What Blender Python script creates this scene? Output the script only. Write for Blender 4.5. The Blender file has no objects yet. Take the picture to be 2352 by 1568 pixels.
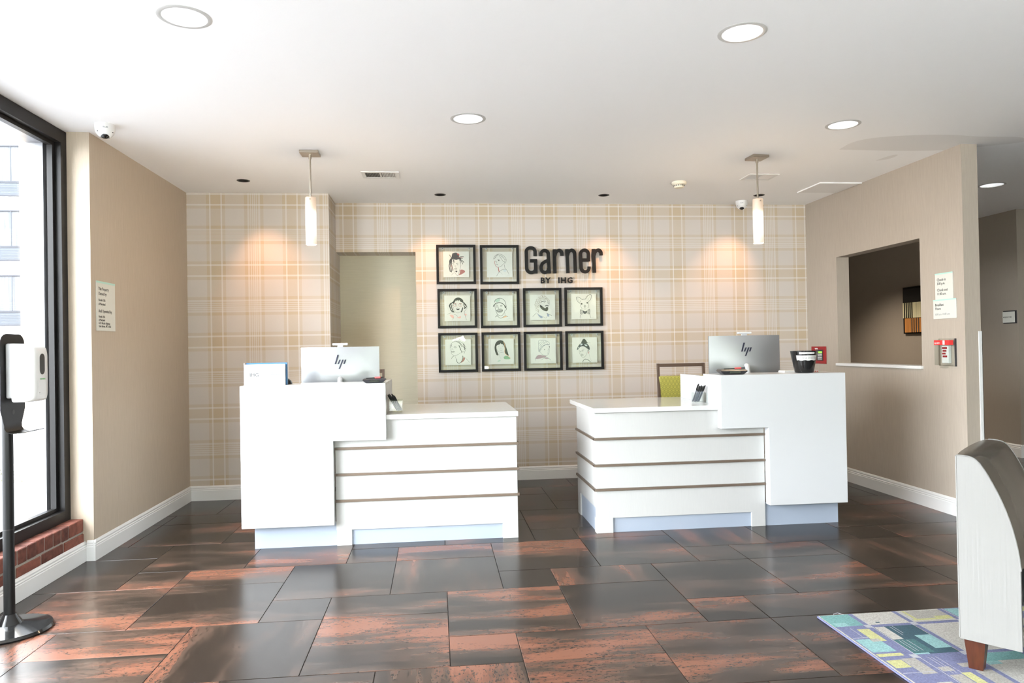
import bpy, bmesh, math, random
from mathutils import Vector, Matrix
random.seed(7)
S = bpy.context.scene
COL = S.collection
PI = math.pi

# ------------------------------------------------------------------ camera, world, exposure
F_PX, PITCH, ROLL, YAW, CAM_H = 1643.14, 0.0084276, 0.0174742, 0.1051347, 1.3115
cd = bpy.data.cameras.new('camera')
cd.sensor_fit = 'HORIZONTAL'; cd.sensor_width = 36.0
cd.lens = F_PX / 2352 * 36.0
cd.clip_start = 0.05; cd.clip_end = 300
cam = bpy.data.objects.new('camera', cd); COL.objects.link(cam)
fw = Vector((math.sin(YAW)*math.cos(PITCH), math.cos(YAW)*math.cos(PITCH), math.sin(PITCH)))
r0 = Vector((math.cos(YAW), -math.sin(YAW), 0)); u0 = r0.cross(fw)
rt = r0*math.cos(ROLL) - u0*math.sin(ROLL); up = u0*math.cos(ROLL) + r0*math.sin(ROLL)
m = Matrix((rt, up, -fw)).transposed().to_4x4(); m.translation = (0, 0, CAM_H)
cam.matrix_world = m
S.camera = cam

S.view_settings.view_transform = 'Standard'
S.view_settings.look = 'None'
S.view_settings.gamma = 1.0
S.view_settings.use_curve_mapping = False
S.view_settings.exposure = 2.13

W = bpy.data.worlds.new('World'); S.world = W; W.use_nodes = True
wn = W.node_tree.nodes; wn['Background'].inputs[0].default_value = (0.90, 0.955, 1.0, 1)
wn['Background'].inputs[1].default_value = 7.0          # bright overcast sky

sd = bpy.data.lights.new('sun', 'SUN'); sd.energy = 11; sd.angle = math.radians(3); sd.color = (1, .96, .90)
so = bpy.data.objects.new('sun', sd); COL.objects.link(so); so.rotation_euler = Vector((-.80, -.20, -.55)).to_track_quat('-Z', 'Y').to_euler()   # high sun behind the hotel: lights the paving, not the room

def portal(name, loc, rot, sx, sy):
    l = bpy.data.lights.new(name, 'AREA'); l.shape = 'RECTANGLE'; l.size = sx; l.size_y = sy
    l.cycles.is_portal = True
    o = bpy.data.objects.new(name, l); o.location = loc; o.rotation_euler = rot; COL.objects.link(o)
portal('daylight_portal', (-2.52, 2.6, 1.5), (0, -PI/2, 0), 2.5, 4.6)
portal('daylight_portal', (1.2, -2.6, 1.35), (PI/2, 0, 0), 6.4, 2.56)

# ------------------------------------------------------------------ materials
def lin(h):
    h = h.lstrip('#'); o = []
    for i in (0, 2, 4):
        c = int(h[i:i+2], 16)/255
        o.append(c/12.92 if c <= .04045 else ((c+.055)/1.055)**2.4)
    return (*o, 1)
def newmat(name):
    mt = bpy.data.materials.new(name); mt.use_nodes = True
    return mt, mt.node_tree, mt.node_tree.nodes['Principled BSDF']
def mat(name, col, rough=.5, metal=0, bump=0, bscale=200, emit=0, ecol=None, spec=.5, coat=0, stretch=(1, 1, 1), var=0):
    mt, nt, p = newmat(name)
    c = lin(col) if isinstance(col, str) else (*col, 1)
    p.inputs['Base Color'].default_value = c
    p.inputs['Roughness'].default_value = rough
    p.inputs['Metallic'].default_value = metal
    p.inputs['Specular IOR Level'].default_value = spec
    p.inputs['Coat Weight'].default_value = coat
    if emit:
        p.inputs['Emission Color'].default_value = ecol or c
        p.inputs['Emission Strength'].default_value = emit
    if bump or var:
        tc = nt.nodes.new('ShaderNodeTexCoord'); mp = nt.nodes.new('ShaderNodeMapping'); nz = nt.nodes.new('ShaderNodeTexNoise')
        mp.inputs['Scale'].default_value = stretch; nz.inputs['Scale'].default_value = bscale; nz.inputs['Detail'].default_value = 3
        nt.links.new(tc.outputs['Object'], mp.inputs[0]); nt.links.new(mp.outputs[0], nz.inputs['Vector'])
        if bump:
            b = nt.nodes.new('ShaderNodeBump'); b.inputs['Strength'].default_value = bump; b.inputs['Distance'].default_value = .002
            nt.links.new(nz.outputs['Fac'], b.inputs['Height']); nt.links.new(b.outputs[0], p.inputs['Normal'])
        if var:
            mr = nt.nodes.new('ShaderNodeMapRange'); mr.inputs[1].default_value = .3; mr.inputs[2].default_value = .7
            mr.inputs[3].default_value = 1-var; mr.inputs[4].default_value = 1+var
            mx = nt.nodes.new('ShaderNodeMix'); mx.data_type = 'RGBA'; mx.blend_type = 'MULTIPLY'; mx.inputs[0].default_value = 1
            mx.inputs[6].default_value = c
            nt.links.new(nz.outputs['Fac'], mr.inputs[0]); nt.links.new(mr.outputs[0], mx.inputs[7]); nt.links.new(mx.outputs[2], p.inputs['Base Color'])
    return mt
def N(nt, typ, **k):
    n = nt.nodes.new(typ)
    for a, v in k.items(): setattr(n, a, v)
    return n
def math_n(nt, op, a, b=None):
    n = N(nt, 'ShaderNodeMath', operation=op)
    for i, v in enumerate((a, b)):
        if v is None: continue
        if isinstance(v, (int, float)): n.inputs[i].default_value = v
        else: nt.links.new(v, n.inputs[i])
    return n.outputs[0]

def plaid(name, horiz, u0_, z0_, pu=.658, pz=.637):
    """cream plaid wallpaper; horiz = world axis along the wall, u0_/z0_ = centre of one broad band"""
    mt, nt, p = newmat(name); L = nt.links.new
    tc = N(nt, 'ShaderNodeTexCoord'); sx = N(nt, 'ShaderNodeSeparateXYZ'); L(tc.outputs['Object'], sx.inputs[0])
    def band(src, off, per):
        v = math_n(nt, 'FRACT', math_n(nt, 'DIVIDE', math_n(nt, 'SUBTRACT', src, off - per*.25), per))
        cr = N(nt, 'ShaderNodeValToRGB'); cr.color_ramp.interpolation = 'CONSTANT'
        st = [(0, 0, 0)]
        def add(c, w, r, g): st.append(((.25*per + c - w/2)/per, r, g))
        A = [(-.0825, .027, 1, 0), (-.0555, .014, 0, 1), (-.0415, .083, 1, 0), (.0415, .014, 0, 1), (.0555, .027, 1, 0), (.0825, 0, 0, 0)]
        for c, w, r, g in A: st.append(((.25*per + c)/per, r, g))
        bc = .25*per + per/2
        st += [((bc-.0835)/per, 1, 0), ((bc-.0565)/per, 0, .5)]
        for i in range(5):
            x = bc - .036 + i*.0175
            st += [((x-.0035)/per, 1, 0), ((x+.0035)/per, 0, .5)]
        st += [((bc+.0565)/per, 1, 0), ((bc+.0835)/per, 0, 0)]
        els = cr.color_ramp.elements
        els[0].position = 0; els[0].color = (0, 0, 0, 1)
        els.remove(els[1])
        for pos, r, g in st[1:]:
            e = els.new(pos); e.color = (r, g, 0, 1)
        L(v, cr.inputs[0])
        s = N(nt, 'ShaderNodeSeparateColor'); L(cr.outputs[0], s.inputs[0])
        return s.outputs[0], s.outputs[1]
    us = sx.outputs[0 if horiz == 'x' else 1]; zs = sx.outputs[2]
    ut, uw = band(us, u0_, pu); zt, zw = band(zs, z0_, pz)
    hat = math_n(nt, 'GREATER_THAN', math_n(nt, 'FRACT', math_n(nt, 'MULTIPLY', math_n(nt, 'ADD', us, zs), 95)), .5)
    tsum = math_n(nt, 'MULTIPLY', math_n(nt, 'ADD', ut, zt), .5)
    one = math_n(nt, 'MULTIPLY', math_n(nt, 'COMPARE', tsum, .5), math_n(nt, 'SUBTRACT', hat, .5))
    al = math_n(nt, 'ADD', tsum, math_n(nt, 'MULTIPLY', one, .35))
    wsum = math_n(nt, 'MULTIPLY', math_n(nt, 'ADD', uw, zw), .5)
    m1 = N(nt, 'ShaderNodeMix', data_type='RGBA'); m1.inputs[6].default_value = (.555, .512, .480, 1); m1.inputs[7].default_value = (.475, .378, .255, 1)
    L(al, m1.inputs[0])
    m2 = N(nt, 'ShaderNodeMix', data_type='RGBA'); m2.inputs[7].default_value = (.645, .61, .575, 1)
    L(wsum, m2.inputs[0]); L(m1.outputs[2], m2.inputs[6]); L(m2.outputs[2], p.inputs['Base Color'])
    p.inputs['Roughness'].default_value = .62
    return mt

def linen(name, c, axis=(60, 60, 2.2), amt=.10, rough=.6):
    mt, nt, p = newmat(name); L = nt.links.new
    tc = N(nt, 'ShaderNodeTexCoord'); mp = N(nt, 'ShaderNodeMapping'); mp.inputs['Scale'].default_value = axis
    nz = N(nt, 'ShaderNodeTexNoise'); nz.inputs['Scale'].default_value = 3.2; nz.inputs['Detail'].default_value = 5; nz.inputs['Roughness'].default_value = .7
    L(tc.outputs['Object'], mp.inputs[0]); L(mp.outputs[0], nz.inputs['Vector'])
    mr = N(nt, 'ShaderNodeMapRange'); mr.inputs[1].default_value = .25; mr.inputs[2].default_value = .75; mr.inputs[3].default_value = 1-amt; mr.inputs[4].default_value = 1+amt
    L(nz.outputs['Fac'], mr.inputs[0])
    mx = N(nt, 'ShaderNodeMix', data_type='RGBA', blend_type='MULTIPLY'); mx.inputs[0].default_value = 1; mx.inputs[6].default_value = (*c, 1)
    L(mr.outputs[0], mx.inputs[7]); L(mx.outputs[2], p.inputs['Base Color'])
    p.inputs['Roughness'].default_value = rough
    return mt

def tile_mat():
    mt, nt, p = newmat('rust_metal_porcelain'); L = nt.links.new
    tc = N(nt, 'ShaderNodeTexCoord'); oi = N(nt, 'ShaderNodeObjectInfo')
    off = N(nt, 'ShaderNodeVectorMath', operation='SCALE'); off.inputs[0].default_value = (37, 61, 19); L(oi.outputs['Random'], off.inputs['Scale'])
    rot = N(nt, 'ShaderNodeVectorRotate', rotation_type='Z_AXIS'); L(tc.outputs['Object'], rot.inputs['Vector'])
    sc = N(nt, 'ShaderNodeSeparateColor'); L(oi.outputs['Color'], sc.inputs[0])
    L(math_n(nt, 'MULTIPLY', sc.outputs[1], PI/2), rot.inputs['Angle'])
    ad = N(nt, 'ShaderNodeVectorMath', operation='ADD'); L(rot.outputs[0], ad.inputs[0]); L(off.outputs[0], ad.inputs[1])
    def noise(scale, s, det, rough):
        mp = N(nt, 'ShaderNodeMapping'); mp.inputs['Scale'].default_value = scale; L(ad.outputs[0], mp.inputs[0])
        n = N(nt, 'ShaderNodeTexNoise'); n.inputs['Scale'].default_value = s; n.inputs['Detail'].default_value = det; n.inputs['Roughness'].default_value = rough
        L(mp.outputs[0], n.inputs['Vector']); return n.outputs['Fac']
    big = noise((.9, 3.0, 1), 1.15, 3, .5)
    mid = noise((1.6, 11, 1), 2.2, 5, .6)
    spk = noise((13, 30, 1), 3.4, 3, .7)
    f = math_n(nt, 'ADD', big, math_n(nt, 'MULTIPLY', math_n(nt, 'SUBTRACT', mid, .5), .26))
    # 0 = dark, .5 = brown, 1 = rust; the tile's own share of rust shifts the whole scale
    g = math_n(nt, 'ADD', math_n(nt, 'MULTIPLY', math_n(nt, 'SUBTRACT', f, .5), 4.2), math_n(nt, 'ADD', math_n(nt, 'MULTIPLY', sc.outputs[0], .72), .14))
    # dark flecks bitten out of the rust near its edge
    near = N(nt, 'ShaderNodeMapRange'); L(g, near.inputs[0]); near.inputs[1].default_value = 1.35; near.inputs[2].default_value = .70; near.inputs[3].default_value = .15; near.inputs[4].default_value = .75
    fl = N(nt, 'ShaderNodeMapRange'); L(spk, fl.inputs[0]); fl.inputs[1].default_value = .56; fl.inputs[2].default_value = .62
    g2 = math_n(nt, 'SUBTRACT', g, math_n(nt, 'MULTIPLY', fl.outputs[0], near.outputs[0]))
    cr = N(nt, 'ShaderNodeValToRGB'); e = cr.color_ramp.elements
    e[0].position = .10; e[0].color = (.016, .0115, .009, 1); e[1].position = 1.0; e[1].color = (.150, .062, .038, 1)
    for pos, c in ((.44, (.040, .026, .019, 1)), (.64, (.062, .037, .027, 1)), (.82, (.105, .044, .028, 1))):
        q = e.new(pos); q.color = c
    L(g2, cr.inputs[0]); L(cr.outputs[0], p.inputs['Base Color'])
    ro = N(nt, 'ShaderNodeMapRange'); L(big, ro.inputs[0]); ro.inputs[3].default_value = .20; ro.inputs[4].default_value = .28
    L(ro.outputs[0], p.inputs['Roughness'])
    p.inputs['Specular IOR Level'].default_value = .30
    return mt

def glass_thin(name, tint=(1, 1, 1), gloss=1.0, ior=1.5):
    mt = bpy.data.materials.new(name); mt.use_nodes = True; nt = mt.node_tree; nt.nodes.clear(); L = nt.links.new
    o = N(nt, 'ShaderNodeOutputMaterial'); mx = N(nt, 'ShaderNodeMixShader'); t = N(nt, 'ShaderNodeBsdfTransparent'); g = N(nt, 'ShaderNodeBsdfGlossy'); lw = N(nt, 'ShaderNodeLayerWeight'); lw.inputs['Blend'].default_value = .5
    t.inputs[0].default_value = (*tint, 1); g.inputs['Roughness'].default_value = .01
    fr = math_n(nt, 'ADD', .04, math_n(nt, 'MULTIPLY', math_n(nt, 'POWER', lw.outputs['Facing'], 5.0), .96))
    L(math_n(nt, 'MULTIPLY', fr, gloss), mx.inputs[0]); L(t.outputs[0], mx.inputs[1]); L(g.outputs[0], mx.inputs[2]); L(mx.outputs[0], o.inputs[0])
    return mt

M = {}
M['ceiling'] = mat('white_ceiling_paint', (.88, .88, .88), .8, bump=.15, bscale=90)
M['patch'] = mat('greyer_touch_up_paint', (.76, .75, .74), .8)
M['plaid_l'] = plaid('plaid_paper_left', 'x', -1.947, 2.681, .662)
M['plaid_s'] = plaid('plaid_paper_side', 'y', 6.80, 2.665)
M['plaid_b'] = plaid('plaid_paper_back', 'x', -.835, 2.665)
M['taupe'] = linen('taupe_linen_paper', (.46, .385, .30))
M['taupe_r'] = linen('taupe_linen_paper_right', (.40, .345, .285))
M['khaki'] = linen('khaki_paper', (.50, .47, .36), (2.2, 2.2, 60), .06)
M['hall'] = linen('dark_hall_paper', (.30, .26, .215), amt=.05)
M['trim'] = mat('white_gloss_trim', (.70, .70, .69), .35)
M['tile'] = tile_mat()
M['grout'] = mat('grey_grout', (.045, .042, .04), .8)
M['slab'] = mat('dark_floor', (.06, .04, .032), .3)
M['panel'] = mat('white_laminate', (.60, .61, .62), .22, spec=.45)
M['board'] = linen('white_linen_laminate', (.50, .50, .49), (70, 70, 3), .035, .35)
M['stone'] = mat('white_quartz', (.64, .64, .635), .12, var=.02, bscale=60)
M['rail'] = mat('taupe_metal_rail', (.150, .112, .084), .4, metal=.2)
M['kick'] = mat('shade_tinted_kick_laminate', (.34, .39, .47), .3)  # bluish tint of shading and reflection put into the base colour
M['black'] = mat('black_satin', (.008, .008, .008), .42, spec=.25)
M['blackgloss'] = mat('black_gloss', (.012, .012, .012), .12)
M['frameblk'] = mat('black_wood_frame', (.010, .010, .010), .5, spec=.18)
M['bronze'] = mat('black_bronze_aluminium', (.009, .008, .008), .42, spec=.28)
M['alum'] = mat('grey_anodised', (.23, .23, .24), .35, metal=.3)
M['letter'] = mat('black_acrylic_letter', (.010, .010, .010), .5, spec=.2)
M['paper'] = mat('white_card', (.70, .69, .67), .75)
M['sign'] = mat('cream_sign_plastic', (.62, .625, .57), .4)
M['mint'] = mat('mint_strip', (.40, .66, .58), .4)
M['signwhite'] = mat('white_sign_board', (.46, .465, .475), .45)
M['ink'] = mat('ink_black', (.02, .02, .022), .6)
M['inkgrey'] = mat('ink_grey', (.32, .33, .34), .6)
M['inkpale'] = mat('ink_pale_grey', (.20, .21, .23), .6)
M['nickel'] = mat('brushed_nickel', (.42, .37, .31), .32, metal=1)
M['silver'] = mat('silver_shell', (.36, .37, .385), .34, metal=.7)
M['silverlt'] = mat('silver_plastic', (.50, .51, .52), .35)
M['screen'] = mat('screen_black', (.01, .01, .012), .1)
M['darkblue'] = mat('logo_navy', (.008, .01, .03), .4)
M['blue'] = mat('sign_blue', (.045, .16, .34), .35)
M['whitepl'] = mat('white_plastic', (.68, .68, .67), .35)
M['offwhite'] = mat('ivory_plastic', (.80, .74, .60), .45)
M['red'] = mat('red_paint', (.30, .008, .012), .4)
M['redbright'] = mat('red_label', (.75, .03, .03), .5)
M['coral'] = mat('coral_band', (.85, .10, .10), .45)
M['green'] = mat('lcd_green', (.20, .42, .05), .3, emit=.35, ecol=(.2, .42, .05, 1))
M['greentxt'] = mat('green_ink', (.10, .42, .10), .5)
M['glass'] = glass_thin('window_glass')
M['picglass'] = glass_thin('picture_glass', (.93, .95, .93), 1.0)
M['acryl'] = glass_thin('clear_acrylic', (.93, .945, .935), .4)
M['charcoal'] = mat('charcoal_plastic', (.03, .03, .034), .35)
M['brownwood'] = mat('taupe_brown_wood', (.095, .062, .043), .45)
M['redwood'] = mat('red_brown_wood', (.055, .014, .005), .35, var=.25, bscale=12, stretch=(6, 6, 1))
M['pearl'] = mat('pearl_ribbed_vinyl', (.205, .20, .19), .34, bump=.5, bscale=120, stretch=(1, 1, .02))
M['taupelth'] = mat('taupe_leather', (.066, .056, .044), .20, bump=.12, bscale=160)
M['stucco'] = mat('white_stucco', (.55, .54, .52), .9, bump=.8, bscale=60)
M['stucco2'] = mat('pale_grey_stucco', (.070, .073, .080), .9, bump=.8, bscale=60, spec=0)
M['concrete'] = mat('light_concrete', (.60, .60, .58), .9, var=.1, bscale=2)
M['asphalt'] = mat('pale_asphalt', (.105, .105, .11), .9, var=.1, bscale=2)
M['grass'] = mat('dry_grass', (.13, .13, .09), .9, spec=0)
M['facade'] = mat('white_facade', (.45, .45, .45), .9)
M['winpane'] = mat('curtained_pane', (.068, .071, .077), .6, spec=0, var=.25, bscale=2.5, stretch=(6, 1, .3))
M['ptac'] = mat('grille_grey', (.052, .057, .065), .6, spec=0)
M['winframe'] = mat('window_grey_frame', (.034, .036, .041), .6, spec=0)
M['mortar'] = mat('mortar', (.30, .27, .23), .9, bump=.6, bscale=80)
M['lamp'] = mat('lamp_lens', (1, 1, 1), .4, emit=1.3, ecol=(1, 1, 1, 1))
M['reflector'] = mat('white_reflector', (.84, .85, .86), .3, metal=.15)
M['wire'] = mat('downlight_trim', (.50, .495, .48), .4)
M['hole'] = mat('dark_recess', (.015, .014, .013), .5)
M['glow'] = mat('halogen_lens', (1, .8, .6), .3, emit=3, ecol=(1, .72, .42, 1))
M['brickhue'] = None
def brick_mat():
    mt, nt, p = newmat('red_brick'); L = nt.links.new
    oi = N(nt, 'ShaderNodeObjectInfo'); tc = N(nt, 'ShaderNodeTexCoord'); nz = N(nt, 'ShaderNodeTexNoise'); nz.inputs['Scale'].default_value = 28; nz.inputs['Detail'].default_value = 6
    ad = N(nt, 'ShaderNodeVectorMath', operation='ADD'); L(tc.outputs['Object'], ad.inputs[0]); L(oi.outputs['Random'], ad.inputs[1]); L(ad.outputs[0], nz.inputs['Vector'])
    f = math_n(nt, 'ADD', math_n(nt, 'MULTIPLY', nz.outputs['Fac'], .8), math_n(nt, 'MULTIPLY', oi.outputs['Random'], .35))
    cr = N(nt, 'ShaderNodeValToRGB'); e = cr.color_ramp.elements
    e[0].position = .25; e[0].color = (.055, .015, .010, 1); e[1].position = .9; e[1].color = (.24, .075, .048, 1)
    L(f, cr.inputs[0]); L(cr.outputs[0], p.inputs['Base Color']); p.inputs['Roughness'].default_value = .8
    b = N(nt, 'ShaderNodeBump'); b.inputs['Strength'].default_value = .5; b.inputs['Distance'].default_value = .004; L(nz.outputs['Fac'], b.inputs['Height']); L(b.outputs[0], p.inputs['Normal'])
    return mt
M['brick'] = brick_mat()
def shade_mat():
    mt, nt, p = newmat('lit_frosted_shade'); L = nt.links.new
    tc = N(nt, 'ShaderNodeTexCoord'); sx = N(nt, 'ShaderNodeSeparateXYZ'); L(tc.outputs['Object'], sx.inputs[0])
    cr = N(nt, 'ShaderNodeValToRGB'); e = cr.color_ramp.elements; z = math_n(nt, 'DIVIDE', math_n(nt, 'ADD', sx.outputs[2], .667), .342)
    e[0].position = 0; e[0].color = (.12, .10, .075, 1); e[1].position = 1; e[1].color = (.085, .048, .025, 1)
    for pos, c in ((.15, (.17, .155, .13, 1)), (.35, (.34, .32, .28, 1)), (.62, (.34, .32, .28, 1)), (.76, (.12, .085, .055, 1))):
        q = e.new(pos); q.color = c
    L(z, cr.inputs[0]); p.inputs['Base Color'].default_value = (.42, .38, .33, 1); p.inputs['Roughness'].default_value = .3
    L(cr.outputs[0], p.inputs['Emission Color']); p.inputs['Emission Strength'].default_value = 1.0
    return mt
M['shade'] = shade_mat()
def fabric_mat():
    mt, nt, p = newmat('green_hex_fabric'); L = nt.links.new
    tc = N(nt, 'ShaderNodeTexCoord'); sx = N(nt, 'ShaderNodeSeparateXYZ'); L(tc.outputs['Object'], sx.inputs[0])
    v = math_n(nt, 'DIVIDE', sx.outputs[2], .028); row = math_n(nt, 'FLOOR', v)
    u = math_n(nt, 'ADD', math_n(nt, 'DIVIDE', sx.outputs[0], .032), math_n(nt, 'MULTIPLY', row, .5))
    du = math_n(nt, 'SUBTRACT', math_n(nt, 'FRACT', u), .5); dv = math_n(nt, 'SUBTRACT', math_n(nt, 'FRACT', v), .5)
    r = math_n(nt, 'SQRT', math_n(nt, 'ADD', math_n(nt, 'MULTIPLY', du, du), math_n(nt, 'MULTIPLY', dv, dv)))
    ring = math_n(nt, 'COMPARE', r, .42); ring.node.inputs[2].default_value = .07
    mx = N(nt, 'ShaderNodeMix', data_type='RGBA'); mx.inputs[6].default_value = (.40, .36, .075, 1); mx.inputs[7].default_value = (.24, .24, .05, 1)
    L(ring, mx.inputs[0]); L(mx.outputs[2], p.inputs['Base Color']); p.inputs['Roughness'].default_value = .45
    return mt
M['fabric'] = fabric_mat()

# ------------------------------------------------------------------ mesh helpers
def BM(): return bmesh.new()
def box(bm, x0, x1, y0, y1, z0, z1, b=0, mi=0):
    vs = [bm.verts.new(p) for p in ((x0,y0,z0),(x1,y0,z0),(x1,y1,z0),(x0,y1,z0),(x0,y0,z1),(x1,y0,z1),(x1,y1,z1),(x0,y1,z1))]
    fs = [bm.faces.new([vs[i] for i in q]) for q in ((3,2,1,0),(4,5,6,7),(0,1,5,4),(1,2,6,5),(2,3,7,6),(3,0,4,7))]
    for f in fs: f.material_index = mi
    if b:
        es = list({e for f in fs for e in f.edges})
        bmesh.ops.bevel(bm, geom=es, offset=b, segments=2, profile=.5, affect='EDGES')
    return bm
def prism(bm, pts, axis, a0, a1, mi=0):
    def P(u, v, a): return {'x': (a, u, v), 'y': (u, a, v), 'z': (u, v, a)}[axis]
    A = [bm.verts.new(P(u, v, a0)) for u, v in pts]; B = [bm.verts.new(P(u, v, a1)) for u, v in pts]
    n = len(pts); fs = [bm.faces.new(A), bm.faces.new(B[::-1])]
    for i in range(n): fs.append(bm.faces.new((A[i], B[i], B[(i+1) % n], A[(i+1) % n])))
    for f in fs: f.material_index = mi
    bmesh.ops.recalc_face_normals(bm, faces=fs)
    return bm
def lathe(bm, prof, seg=32, c=(0, 0, 0), cap=True):
    rings = []
    for r, z in prof:
        if r < 1e-6: rings.append([bm.verts.new((c[0], c[1], c[2]+z))])
        else: rings.append([bm.verts.new((c[0]+r*math.cos(2*PI*i/seg), c[1]+r*math.sin(2*PI*i/seg), c[2]+z)) for i in range(seg)])
    fs = []
    for a, b in zip(rings, rings[1:]):
        for i in range(seg):
            j = (i+1) % seg
            if len(a) == 1 and len(b) == 1: break
            if len(a) == 1: fs.append(bm.faces.new((a[0], b[j], b[i])))
            elif len(b) == 1: fs.append(bm.faces.new((a[i], a[j], b[0])))
            else: fs.append(bm.faces.new((a[i], a[j], b[j], b[i])))
    if cap:
        for rg in (rings[0], rings[-1]):
            if len(rg) > 2: fs.append(bm.faces.new(rg))
        bmesh.ops.recalc_face_normals(bm, faces=fs)
    return bm
def tube(bm, path, r, seg=8):
    path = [Vector(p) for p in path]; rings = []
    rs = r if isinstance(r, (list, tuple)) else [r]*len(path)
    a = None
    for i, p in enumerate(path):
        d = (path[min(i+1, len(path)-1)] - path[max(i-1, 0)]).normalized()
        a = d.orthogonal().normalized() if a is None else (a - d*a.dot(d)).normalized()
        b = d.cross(a)
        rings.append([bm.verts.new(p + (a*math.cos(2*PI*k/seg) + b*math.sin(2*PI*k/seg))*rs[i]) for k in range(seg)])
    fs = []
    for A, B in zip(rings, rings[1:]):
        for k in range(seg): fs.append(bm.faces.new((A[k], A[(k+1) % seg], B[(k+1) % seg], B[k])))
    fs += [bm.faces.new(rings[0]), bm.faces.new(rings[-1])]
    bmesh.ops.recalc_face_normals(bm, faces=fs)
    return bm
def offset_path(pts, w):
    """left and right offset of a 2-D polyline with mitred joints"""
    n = len(pts); Lf, Rt = [], []
    for i, (x, y) in enumerate(pts):
        d1 = Vector(pts[i]) - Vector(pts[i-1]) if i > 0 else None
        d2 = Vector(pts[i+1]) - Vector(pts[i]) if i < n-1 else None
        if d1 is None: d1 = d2
        if d2 is None: d2 = d1
        n1 = Vector((-d1.y, d1.x)).normalized(); n2 = Vector((-d2.y, d2.x)).normalized()
        k = n1 + n2
        if k.length < .2: k = n1
        k.normalize(); s = min(1/max(k.dot(n1), .4), 2)
        Lf.append((x + k.x*w/2*s, y + k.y*w/2*s)); Rt.append((x - k.x*w/2*s, y - k.y*w/2*s))
    return Lf, Rt
def ribbon(bm, pts, w, y0, y1=None, mi=0):
    """stroke in the local xz plane; flat at y0, or a bar from y0 to y1"""
    Lf, Rt = offset_path(pts, w)
    if y1 is None:
        a = [bm.verts.new((x, y0, z)) for x, z in Lf]; b = [bm.verts.new((x, y0, z)) for x, z in Rt]
        for i in range(len(a)-1):
            f = bm.faces.new((a[i], b[i], b[i+1], a[i+1])); f.material_index = mi
    else:
        q = [[bm.verts.new((x, yy, z)) for x, z in E_] for E_, yy in ((Lf, y0), (Rt, y0), (Rt, y1), (Lf, y1))]
        fs = []
        for i in range(len(Lf)-1):
            for s in range(4):
                A, B = q[s], q[(s+1) % 4]
                fs.append(bm.faces.new((A[i], B[i], B[i+1], A[i+1])))
        fs.append(bm.faces.new([q[s][0] for s in range(4)])); fs.append(bm.faces.new([q[s][-1] for s in range(4)]))
        for f in fs: f.material_index = mi
        bmesh.ops.recalc_face_normals(bm, faces=fs)
    return bm
def smooth_pts(p, k=2):
    for _ in range(k):
        q = [p[0]]
        for a, b in zip(p, p[1:]):
            q += [(a[0]*.75+b[0]*.25, a[1]*.75+b[1]*.25), (a[0]*.25+b[0]*.75, a[1]*.25+b[1]*.75)]
        q.append(p[-1]); p = q
    return p
def obj(name, bm, m_, parent=None, smooth=False, loc=None, kind=None):
    me = bpy.data.meshes.new(name); bm.to_mesh(me); bm.free()
    for x in (m_ if isinstance(m_, (list, tuple)) else [m_]): me.materials.append(M[x] if isinstance(x, str) else x)
    if smooth:
        for p in me.polygons: p.use_smooth = True
        me.set_sharp_from_angle(angle=math.radians(35))
    o = bpy.data.objects.new(name, me); COL.objects.link(o)
    if parent: o.parent = parent
    if loc: o.location = loc
    if kind: o['kind'] = kind
    return o
def tag(o, label, cat, group=None):
    o['label'] = label; o['category'] = cat
    if group: o['group'] = group
    return o
def thing(name, label, cat, loc=(0, 0, 0), rotz=0, group=None):
    o = bpy.data.objects.new(name, None); COL.objects.link(o); o.empty_display_size = .1
    o.location = loc; o.rotation_euler = (0, 0, rotz)
    return tag(o, label, cat, group)
def struct(name, bm, m_, parent=None, smooth=False): return obj(name, bm, m_, parent, smooth, kind=None if parent else 'structure')
def children(o): return [c for c in bpy.data.objects if c.parent == o]
def dup(root, loc, rotz, label):
    def cp(o, par):
        c = o.copy(); COL.objects.link(c)
        if par: c.parent = par
        for ch in children(o): cp(ch, c)
        return c
    r = cp(root, None); r.location = loc; r.rotation_euler = (0, 0, rotz); r['label'] = label
    return r
def text(name, s, size, m_, parent, x, y, z, align='LEFT', sx=1.0, space=1.0, depth=0.0004, line=1.0, bold=0):
    """lettering lying on a face that looks along local -y: x right, z up"""
    c = bpy.data.curves.new(name, 'FONT'); c.body = s; c.size = size; c.align_x = align; c.space_character = space; c.space_line = line
    c.extrude = depth; c.offset = bold; c.resolution_u = 2
    t = bpy.data.objects.new(name, c)
    me = bpy.data.meshes.new_from_object(t); bpy.data.objects.remove(t)
    me.transform(Matrix.Diagonal((sx, 1, 1, 1))); me.transform(Matrix.Rotation(PI/2, 4, 'X'))
    me.materials.clear(); me.materials.append(M[m_])
    o = bpy.data.objects.new(name, me); COL.objects.link(o); o.parent = parent; o.location = (x, y, z)
    return o

# ------------------------------------------------------------------ setting
XL, XR, XS, YB, YL, YF, CH = -2.197, 3.832, -.955, 7.057, 6.628, 4.838, 2.74
XH, YH = 6.38, 7.25

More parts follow.
